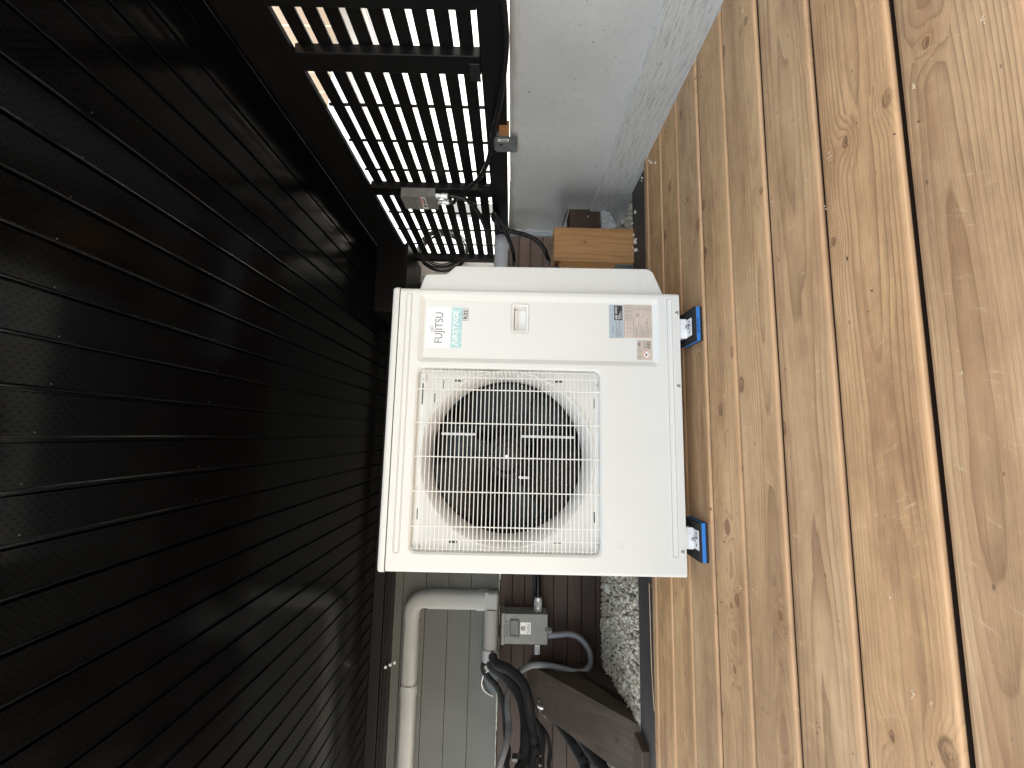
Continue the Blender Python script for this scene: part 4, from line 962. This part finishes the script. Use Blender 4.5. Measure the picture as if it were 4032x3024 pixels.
for xx in (xe-.02, xe+.07):
    mb = MB(); pr = dprof(wc+.014, .104); mb.tube([(xx, YD-o_, zc_+u) for (u, o_) in pr], .0035, 6, smooth=False)
    mb.build('cap_lip', M['rimwhite'], ec, smooth=True)

lipP = [at(a, b, Y=y_) for a, b, y_ in ((1968, 2650, 3.575), (1962, 2636, 3.50), (1949, 2631, 3.475), (1924, 2641, 3.475), (1905, 2658, 3.49), (1897, 2688, 3.52), (1902, 2713, 3.545), (1919, 2730, 3.56), (1940, 2741, 3.575))]
mb = MB(); mb.tube(lipP, .0042, 6, step=.01); mb.build('inlet_lip', M['rimwhite'], ec, smooth=True)
rg = [at(a, b, Y=y_) for a, b, y_ in ((1966, 2610, 3.575), (1960, 2605, 3.50), (1949, 2603, 3.475), (1924, 2611, 3.475), (1905, 2626, 3.49), (1897, 2645, 3.52), (1898, 2665, 3.545), (1899, 2680, 3.56), (1900, 2690, 3.575))]
mb = MB(); mb.add(lipP+rg, [(k, k+1, 10+k, 9+k) for k in range(8)]); mb.build('inlet_skirt', M['duct'], ec, smooth='all', fixn=False)
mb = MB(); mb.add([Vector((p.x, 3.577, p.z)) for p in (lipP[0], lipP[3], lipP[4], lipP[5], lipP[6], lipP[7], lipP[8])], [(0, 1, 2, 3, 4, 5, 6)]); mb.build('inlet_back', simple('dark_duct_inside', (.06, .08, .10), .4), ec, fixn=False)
# --- small silver hooks in the trim
for i, (px, py, lab) in enumerate(((1518, 2628, 'silver screw eye on the black trim, highest of the three in a row'), (1536, 2619, 'silver screw eye on the black trim, middle of the three in a row'), (1553, 2611, 'silver screw eye nearest the white line cover, lowest of the three'))):
    p = at(px, py, Y=YW-.085); mb = MB(); mb.tube([p+Vector((.009*math.cos(a), 0, .009*math.sin(a))) for a in [k*PI/6 for k in range(13)]], .003, 6, smooth=False); mb.cyl(p+Vector((0, 0, 0)), (0, 1, 0), .004, .03, 8)
    tag(mb.build('screw_eye', M['chrome'], smooth=True, origin=p), lab, 'screw eye', 'three screw eyes on the black trim')

# --- disconnect box
YX = 3.42
def BX(px, py): p = at(px, py, Y=YX); return p.x, p.z
x0, _ = BX(2060, 2537); x1, _ = BX(2060, 2418); _, z1 = BX(1974, 2480); _, z0 = BX(2156, 2480)
bx = thing('disconnect_box', ((x0+x1)/2, YX+.06, z0), 'grey metal electrical disconnect box on the dark planks with a white cube sticker', 'electrical box')
mb = MB(); mb.bbox(x0+.004, x1-.004, YX+.006, YX+.145, z0+.002, z1-.03, .002); mb.build('enclosure', M['greybox'], bx)
mb = MB(); mb.bbox(x0, x1, YX, YX+.030, z0, z1-.028, .002); cv = mb.build('cover', M['greybox'], bx)
mb = MB(); mb.bbox(x0-.006, x1+.006, YX-.004, YX+.145, z1-.027, z1, .003); mb.build('top_hood', M['greybox'], bx)
hx0, hz1 = BX(2004, 2513); hx1, hz0 = BX(2047, 2436)
mb = MB(); l0 = rr_loop(hx0, hx1, hz0, hz1, .015); l1 = rr_loop(hx0+.012, hx1-.012, hz0+.012, hz1-.012, .008); l2 = rr_loop(hx0+.022, hx1-.02, hz0+.018, hz1-.018, .006)
band(mb, l0, YX-.0005, l1, YX-.012); plate(mb, l1, [l2], YX-.012); band(mb, l2, YX-.012, l2, YX-.002); plate(mb, l2, [], YX-.002); mb.build('handle_boss', M['greydk'], cv, smooth=30)
sx0, sz1 = BX(2048, 2497); sx1, sz0 = BX(2090, 2451)
mb = MB(); plate(mb, rr_loop(sx0, sx1, sz0, sz1, .005), [], YX-.001); stk = mb.build('sticker', M['paper'], cv)
cxs, czs = sx0+(sx1-sx0)*.5, sz0+(sz1-sz0)*.71; q = (sx1-sx0)*.22
mb = MB(); mb.add([(cxs, YX-.0016, czs+q*1.0), (cxs-q*.95, YX-.0016, czs+q*.62), (cxs, YX-.0016, czs+q*.2), (cxs+q*.95, YX-.0016, czs+q*.62)], [(0, 1, 2, 3)])
A, B = sx0+.008, sx1-.008; text_mb(mb, 'BlackBox', A, sz0+(sz1-sz0)*.2, (sz1-sz0)*.13, YX-.0016, width=(B-A), bold=.01); mb.box(A, B, YX-.0017, YX-.0015, sz0+(sz1-sz0)*.43, sz0+(sz1-sz0)*.445)
mb.box(A, B, YX-.0017, YX-.0015, sz0+(sz1-sz0)*.10, sz0+(sz1-sz0)*.125); mb.build('lettering', M['ink'], stk)
mb = MB(); mb.add([(cxs-q*.95, YX-.0016, czs+q*.45), (cxs-q*.05, YX-.0016, czs+q*.05), (cxs-q*.05, YX-.0016, czs-q*.95), (cxs-q*.95, YX-.0016, czs-q*.5)], [(0, 1, 2, 3)])
mb.add([(cxs+q*.95, YX-.0016, czs+q*.45), (cxs+q*.05, YX-.0016, czs+q*.05), (cxs+q*.05, YX-.0016, czs-q*.95), (cxs+q*.95, YX-.0016, czs-q*.5)], [(0, 1, 2, 3)]); mb.build('cube_sides', simple('taupe_ink', (.3, .27, .24), .5), stk)
mb = MB(); A, zb1 = BX(1999, 2506); text_mb(mb, 'Heat Pump  "5"', A, zb1, .016, YX-.001, width=BX(1999, 2441)[0]-A, bold=.01); mb.build('handwriting', M['ink'], cv)
EM = simple('grey_enamel_raised', (.36, .37, .355), .3)
for (px, py) in ((2122, 2453), (2129, 2453), (2122, 2497), (2130, 2498), (2121, 2441), (2126, 2446)):
    mb = MB(); a, b = BX(px, py); mb.lathe((a, YX, b), (0, -1, 0), [(.004, 0), (.003, .002), (.0002, .003)], 8); mb.build('raised_dot', EM, cv, smooth=True)
mb = MB(); a, b = BX(2120, 2480), BX(2134, 2474); mb.tube([(a[0], YX-.0005, a[1]), (b[0], YX-.0005, b[1])], .003, 6); mb.build('raised_bar', EM, cv, smooth=True)
mb = MB(); a, b = BX(2137, 2452), BX(2138, 2472); mb.tube([(a[0], YX-.0, a[1]), (b[0], YX-.0, b[1])], .0018, 6); mb.build('raised_bar', EM, cv, smooth=True)
mb = MB(); a, b = BX(2152, 2487), BX(2153, 2470); mb.box(min(a[0], b[0]), max(a[0], b[0]), YX-.0015, YX+.002, b[1], b[1]+.012); mb.build('latch_slot', M['ink'], cv)
mb = MB(); gx, gz0 = BX(2158, 2503); mb.cyl((gx, YX+.07, z0), (0, 0, -1), .030, .022, 20); mb.cyl((gx, YX+.07, z0-.022), (0, 0, -1), .026, .018, 20, r2=.022); mb.build('conduit_gland', M['greyconduit'], bx, smooth=True)
# strut behind
st_ = thing('strut_channel', (x0, YX+.16, BX(2112, 2480)[1]), 'black strut channel with a white sticker sticking out left of the disconnect box', 'strut')
zs1, zs0 = BX(2100, 2560)[1], BX(2132, 2560)[1]; xs0 = BX(2115, 2583)[0]
mb = MB(); mb.bbox(xs0, x1+.35, YX+.147, YX+.185, zs0, zs1, .003); mb.build('channel', M['black'], st_)
mb = MB(); a = at(2105, 2577, Y=YX+.147); b = at(2125, 2540, Y=YX+.147); mb.box(a.x, b.x, YX+.1455, YX+.1465, b.z, a.z); s3 = mb.build('sticker', M['paper'], st_)
mb = MB()
for k in range(3): mb.box(a.x+.008, b.x-.008, YX+.1448, YX+.1453, b.z+.008+k*.011, b.z+.012+k*.011)
mb.build('lettering', M['bluetext'], s3)

# --- black flexible conduit from the unit with silver connector
zc2 = BX(2121, 2400)[1]
bc = thing('power_conduit', (x1+.2, YX+.07, zc2), 'black flexible conduit with a big silver connector between the box and the unit', 'conduit')
xk0 = x1; xk1 = at(2121, 2350, Y=YX+.07).x; xk2 = -.32
mb = MB(); mb.tube([(xk1-.01, YX+.07, zc2), ((xk1-.3)/2, YX+.05, zc2+.004), (xk2, 1.95, zc2+.02)], .021, 12, step=.004, rib=.07, ribp=.011); mb.build('hose', M['conduit'], bc, smooth=True)
mb = MB(); L = xk1-xk0; yy = YX+.07
mb.cyl((xk0, yy, zc2), (1, 0, 0), .035, L*.22, 6); mb.cyl((xk0+L*.22, yy, zc2), (1, 0, 0), .029, L*.12, 20); mb.cyl((xk0+L*.34, yy, zc2), (1, 0, 0), .036, L*.42, 6); mb.cyl((xk0+L*.76, yy, zc2), (1, 0, 0), .031, L*.24, 20, r2=.027)
mb.build('connector', M['chrome'], bc)

# --- grey flexible conduit looping down and away
gp = [(2159, 2503, 3.49), (2200, 2500, 3.48), (2245, 2498, 3.46), (2285, 2515, 3.44), (2318, 2560, 3.42), (2325, 2610, 3.42), (2303, 2641, 3.42), (2262, 2645, 3.42), (2205, 2630, 3.43), (2150, 2620, 3.44), (2095, 2620, 3.44), (2045, 2645, 3.45), (2015, 2685, 3.46), (2004, 2720, 3.4), (1998, 2780, 3.30), (2003, 2840, 3.22), (2000, 2900, 3.12), (1985, 2960, 3.05), (1962, 3030, 3.0), (1940, 3110, 2.95)]
mb = MB(); mb.tube([at(a, b, Y=c_) for a, b, c_ in gp], .0225, 12, step=.004, rib=.035, ribp=.010)
gc_ = mb.build('flexible_conduit', M['greyconduit'], smooth=True, origin=at(2159, 2503, Y=3.49)); tag(gc_, 'grey flexible conduit looping from the bottom of the disconnect box', 'conduit')
for (a, b, y_) in ((2001, 2872, 3.17), (1996, 2745, 3.36)):
    mb = MB(); p = at(a, b, Y=y_); mb.tube([p+Vector((.028*math.cos(q*PI/6)*.3, .028*math.cos(q*PI/6)*.9, .028*math.sin(q*PI/6))) for q in range(13)], .003, 5, smooth=False)
    mb.build('cable_tie', M['blackrubber'], gc_)

# --- insulated lines
def line(pts, r, lab, rings=(), name='insulated_pipe', mat='foam_black', tape=None, grp='insulated refrigerant lines'):
    P_ = [at(a, b, Y=c_) for a, b, c_ in pts]; P_.append(P_[-1]+Vector((-.35, -.1, -.5*P_[-1].z))); P_.append(Vector((P_[-1].x-.25, P_[-1].y, -.06))); mb = MB(); mb.tube(P_, r, 12, step=.02)
    for i, v in enumerate(mb.v): mb.v[i] = tuple(Vector(v)+Vector((0, 0, 1))*.003*mnoise.noise(Vector(v)*18))
    o = mb.build(name, M[mat], smooth=True, origin=P_[0]); tag(o, lab, 'pipe', grp)
    for (a, b, y_, k_) in rings:
        p = at(a, b, Y=y_); q_ = min(range(len(P_)-1), key=lambda u: ((P_[u]+P_[u+1])/2-p).length); d_ = (P_[q_+1]-P_[q_]).normalized(); m2 = MB(); m2.cyl(p-d_*.015, d_, r*1.16, .03, 16); m2.build('clamp', M['blackrubber'], o, smooth=True)
    if tape: m2 = MB(); m2.tube([at(*q[:2], Y=q[2]) for q in tape], r*1.12, 12, step=.006, rib=.05, ribp=.017); m2.build('foil_tape', M['tape'], o, smooth=True)
    return o
line([(1925, 2560, 3.54), (1930, 2615, 3.50), (1985, 2660, 3.44), (2035, 2720, 3.36), (2062, 2800, 3.25), (2068, 2900, 3.1), (2060, 3000, 3.0), (2052, 3080, 2.9)], .036, 'upper thick black foam line curving out of the line cover', rings=((2040, 2985, 3.01, 0),))
line([(1935, 2560, 3.52), (1950, 2610, 3.46), (2010, 2640, 3.38), (2062, 2695, 3.28), (2085, 2780, 3.2), (2092, 2860, 3.15), (2105, 2940, 3.08), (2110, 3080, 2.95)], .036, 'thick black foam line outermost in the bundle from the cover', rings=((2102, 2920, 3.1, 0), (2108, 2965, 3.05, 0), (2110, 3003, 3.02, 0)))
line([(1915, 2580, 3.54), (1905, 2640, 3.50), (1960, 2710, 3.47), (1985, 2790, 3.42), (1990, 2860, 3.38), (2000, 2960, 3.3), (2010, 3060, 3.2)], .022, 'thin black cable inside the bundle behind the grey conduit')
line([(2152, 2776, 3.40), (2190, 2790, 3.30), (2240, 2840, 3.2), (2290, 2910, 3.08), (2345, 2990, 2.95), (2390, 3070, 2.85)], .036, 'black foam line with foil end running beside the sloping timber', rings=((2325, 2935, 3.04, 0), (2335, 2950, 3.02, 0), (2362, 3000, 2.95, 0)), tape=((2128, 2768, 3.44), (2160, 2780, 3.38)))
line([(2150, 2802, 3.40), (2185, 2830, 3.32), (2225, 2885, 3.22), (2270, 2955, 3.1), (2310, 3040, 2.98), (2330, 3100, 2.9)], .032, 'lower black foam line with foil end, next to the longer one', rings=((2281, 2945, 3.1, 0), (2290, 2962, 3.08, 0), (2305, 3000, 3.02, 0)), tape=((2140, 2792, 3.43), (2160, 2812, 3.38)))
line([(2080, 2810, 3.5), (2115, 2850, 3.45), (2135, 2910, 3.4), (2138, 3060, 3.3)], .026, 'dim black hose hanging in the dark between the two bundles')
line([(2095, 2830, 3.5), (2145, 2880, 3.46), (2165, 2950, 3.42), (2168, 3060, 3.35)], .016, 'thin dark cable hanging just right of the dim hose')

# --- junction box on the fence post with connectors
YJ = 2.33
a = at(1577, 737, Y=YJ); b = at(1709, 772, Y=YJ)
jz1, jz0, jx1, jx0 = a.z, b.z, a.x, b.x
jx1 = 1.50; jx0 = 1.50-.052*1.0
xj = 1.445
A = at(1577, 772, X=xj); B = at(1711, 772, X=xj); Cc = at(1605, 822, X=xj)
jz1, jz0, jy0, jy1 = A.z, B.z, A.y, Cc.y
jb = thing('junction_box', (1.47, (jy0+jy1)/2, jz0), 'grey metal junction box with a red and white sticker mounted on the fence post', 'junction box')
mb = MB(); mb.bbox(xj+.002, 1.504, jy0, jy1, jz0, jz1, .004); mb.build('box_body', M['greybox'], jb)
mb = MB(); mb.bbox(xj-.001, xj+.0015, jy0-.002, jy1+.002, jz0-.002, jz1+.002, .001, 1); mb.tube([(xj-.001, jy0+.005, (jz0+jz1)/2+.03), (xj-.001, jy1-.005, (jz0+jz1)/2+.03)], .008, 8); cvj = mb.build('cover', M['greybox'], jb)
mb = MB(); mb.box(xj-.0022, xj-.0012, jy0+.004, jy1-.004, jz0+(jz1-jz0)*.30, jz0+(jz1-jz0)*.46); sj = mb.build('sticker', M['paper'], cvj)
mb = MB(); mb.box(xj-.003, xj-.0023, jy0+.006, jy1-.06, jz0+(jz1-jz0)*.41, jz0+(jz1-jz0)*.45); mb.build('red_band', M['redink'], sj)
mb = MB(); mb.box(xj-.003, xj-.0023, jy1-.05, jy1-.03, jz0+(jz1-jz0)*.32, jz0+(jz1-jz0)*.42); mb.box(xj-.003, xj-.0023, jy0+.02, jy1-.06, jz0+(jz1-jz0)*.33, jz0+(jz1-jz0)*.38); mb.build('lettering', M['greyink'], sj)
for f_ in (.3, .68):
    mb = MB(); mb.lathe((xj+.03, jy0, jz0+(jz1-jz0)*f_), (0, -1, 0), [(.013, -.002), (.013, .0012), (.011, .0016), (.0105, .0008), (.0005, .0008)], 18); mb.build('knockout', M['galv'], jb, smooth=True)
con = []
for (yy) in (jy0+.028, jy1-.05):
    mb = MB(); x_ = xj+.022
    mb.cyl((x_, yy, jz0), (0, 0, -1), .017, .030, 6); mb.cyl((x_, yy, jz0-.030), (0, 0, -1), .013, .008, 16); mb.cyl((x_, yy, jz0-.038), (0, 0, -1), .0195, .018, 8); mb.cyl((x_, yy, jz0-.056), (0, 0, -1), .018, .018, 20, r2=.0165)
    mb.build('connector', M['chrome'], jb); con.append(Vector((x_, yy, jz0-.074)))
def hose(pts, r, lab, rib=.07, ribp=.009, mat='conduit', name='flexible_hose', grp='black flexible hoses by the fence'):
    mb = MB(); mb.tube(pts, r, 10, step=.0035, rib=rib, ribp=ribp); return tag(mb.build(name, M[mat], smooth=True, origin=pts[0]), lab, 'hose', grp)
hose([con[0]+Vector((0, 0, .012)), con[0]+Vector((0, .0, -.04)), at(1840, 790, X=1.45), at(1885, 840, X=1.44), at(1918, 920, X=1.43), at(1935, 1000, X=1.42), Vector((1.40, 3.45, at(1945, 1020, X=1.42).z-.05))], .0135, 'black ribbed hose from the junction box curving down to the white pipe')
hose([con[1]+Vector((0, 0, .012)), con[1]+Vector((0, 0, -.03)), at(1800, 775, X=1.47), at(1848, 740, X=1.47), at(1895, 690, X=1.47), at(1925, 620, X=1.47), at(1940, 530, X=1.47), at(1962, 430, X=1.468), at(1978, 340, X=1.468), at(1992, 200, X=1.47), at(1990, 90, X=1.47), at(1975, -60, X=1.47)], .0125, 'black hose running from the junction box along the bottom rail of the fence', rib=.03)
hose([Vector((1.50, at(1960, 845, X=1.48).y+.16, .80)), at(1945, 865, X=1.46), at(1947, 840, X=1.44), at(1965, 862, X=1.43), at(2000, 905, X=1.38), at(2060, 922, X=1.34), at(2110, 945, X=1.30), at(2145, 985, X=1.25), at(2163, 1030, X=1.20), Vector((.95, 2.25, at(2175, 1060, X=1.1).z))], .0155, 'upper of two black ribbed hoses sagging past the metal flashing', ribp=.010)
hose([Vector((1.49, at(1960, 870, X=1.48).y+.16, .80)), at(1950, 858, X=1.44), at(1975, 885, X=1.42), at(2000, 935, X=1.38), at(2018, 985, X=1.33), at(2026, 1040, X=1.27), Vector((1.05, 2.55, at(2030, 1080, X=1.1).z))], .0145, 'lower black ribbed hose dropping beside the white pipe to the unit')

# --- white pvc pipe with elbow
pv = thing('drain_pipe', at(1975, 960, Y=2.95), 'white plastic pipe with an elbow between the hoses and the unit', 'pipe')
yp = 2.95; pa = at(1975, 905, Y=yp+.05); pbb = at(1975, 955, Y=yp)
rz = abs(at(1946, 980, Y=yp).z-at(2003, 980, Y=yp).z)/2; zc3 = (at(1946, 980, Y=yp).z+at(2003, 980, Y=yp).z)/2; xe2 = at(1975, 905, Y=yp).x-rz
mb = MB(); mb.tube([(xe2+.01, yp+.20, zc3), (xe2, yp+.08, zc3), (xe2-.02, yp+.02, zc3), (xe2-.07, yp, zc3), (xe2-.10, yp, zc3)], rz*1.05, 20, step=.01); mb.build('elbow', M['pvc'], pv, smooth=True)
mb = MB(); mb.tube([(xe2-.095, yp, zc3), (.5, yp-.1, zc3)], rz*.97, 20, smooth=False); mb.build('pipe_run', M['pvc'], pv, smooth=True)

# --- coil of black cable hanging behind
mb = MB(); cc_ = at(1738, 985, Y=3.5)
for k in range(9):
    rr = .145+.014*(k % 5)+random.uniform(-.004, .004); ox = random.uniform(-.012, .012); oy = -.04+.011*k
    mb.tube([cc_+Vector((ox+rr*1.0*math.cos(a)+.0, oy+random.uniform(-.006, .006), -.01+rr*1.15*math.sin(a))) for a in [q*2*PI/16 for q in range(17)]], .0065, 8, step=.012)
tag(mb.build('cable_coil', M['conduit'], smooth=True, origin=cc_), 'coil of shiny black cable hanging in the far corner above the unit', 'cable coil')

# ================================================================== OUTSIDE
nb = thing('neighbour_house', (6, 6, -.16), 'bright white house seen through the slats of the fence', 'house')
mb = MB(); mb.box(4.6, 9, -6, 14, -.16, 3.0); mb.build('wall', M['nwhite'], nb)
mb = MB(); mb.prism([(4.2, -6, 7), (4.2, -6, 2.0), (4.2, 2.6, 2.0), (4.2, 12, 6.97), (4.2, 12, 7)], (.39, 0, 0)); mb.build('upper_cladding', M['ntan'], nb)
for (a, b, c_, d) in ((7.6, 8.2, 1.0, 2.1), (1.0, 1.6, 1.0, 2.1)):
    mb = MB(); mb.box(4.57, 4.61, a, b, c_, d); wn_ = mb.build('window', M['rimwhite'], nb); mb = MB(); mb.box(4.56, 4.569, a+.05, b-.05, c_+.05, d-.05); mb.build('pane', M['glass'], wn_)


# small dirt and leaf flakes lying on the deck
mb = MB(); random.seed(31)
for i in range(230):
    if i < 90: x, y = random.uniform(-.6, 1.3), random.uniform(1.35, 2.1)
    elif i < 150: x, y = random.uniform(1.36, 1.47), random.uniform(.6, 2.1)
    else: x, y = random.uniform(-1.6, 1.3), random.uniform(.45, 2.1)
    if uL-.03 < x < uR+.03 and y > 1.45 and random.random() < .5: continue
    a = random.uniform(0, 6.28); L = random.uniform(.001, .0035) if i % 12 else random.uniform(.004, .008); W = L*random.uniform(.25, .7)
    c0, s0 = math.cos(a), math.sin(a)
    mb.add([(x+u*L*c0-v*W*s0, y+u*L*s0+v*W*c0, .0006+.0012*abs(u)) for u, v in ((-1, 0), (-.2, 1), (1, .1), (.1, -1))]+[(x, y, -.0015)], [(0, 1, 2, 3), (0, 1, 4), (1, 2, 4), (2, 3, 4), (3, 0, 4)])
tag(mb.build('debris_flakes', simple('brown_dirt_flakes', (.10, .065, .04), .8, var=.5, vs=40), fixn=False), 'small brown dirt and leaf flakes scattered on the deck', 'debris', kind='stuff')
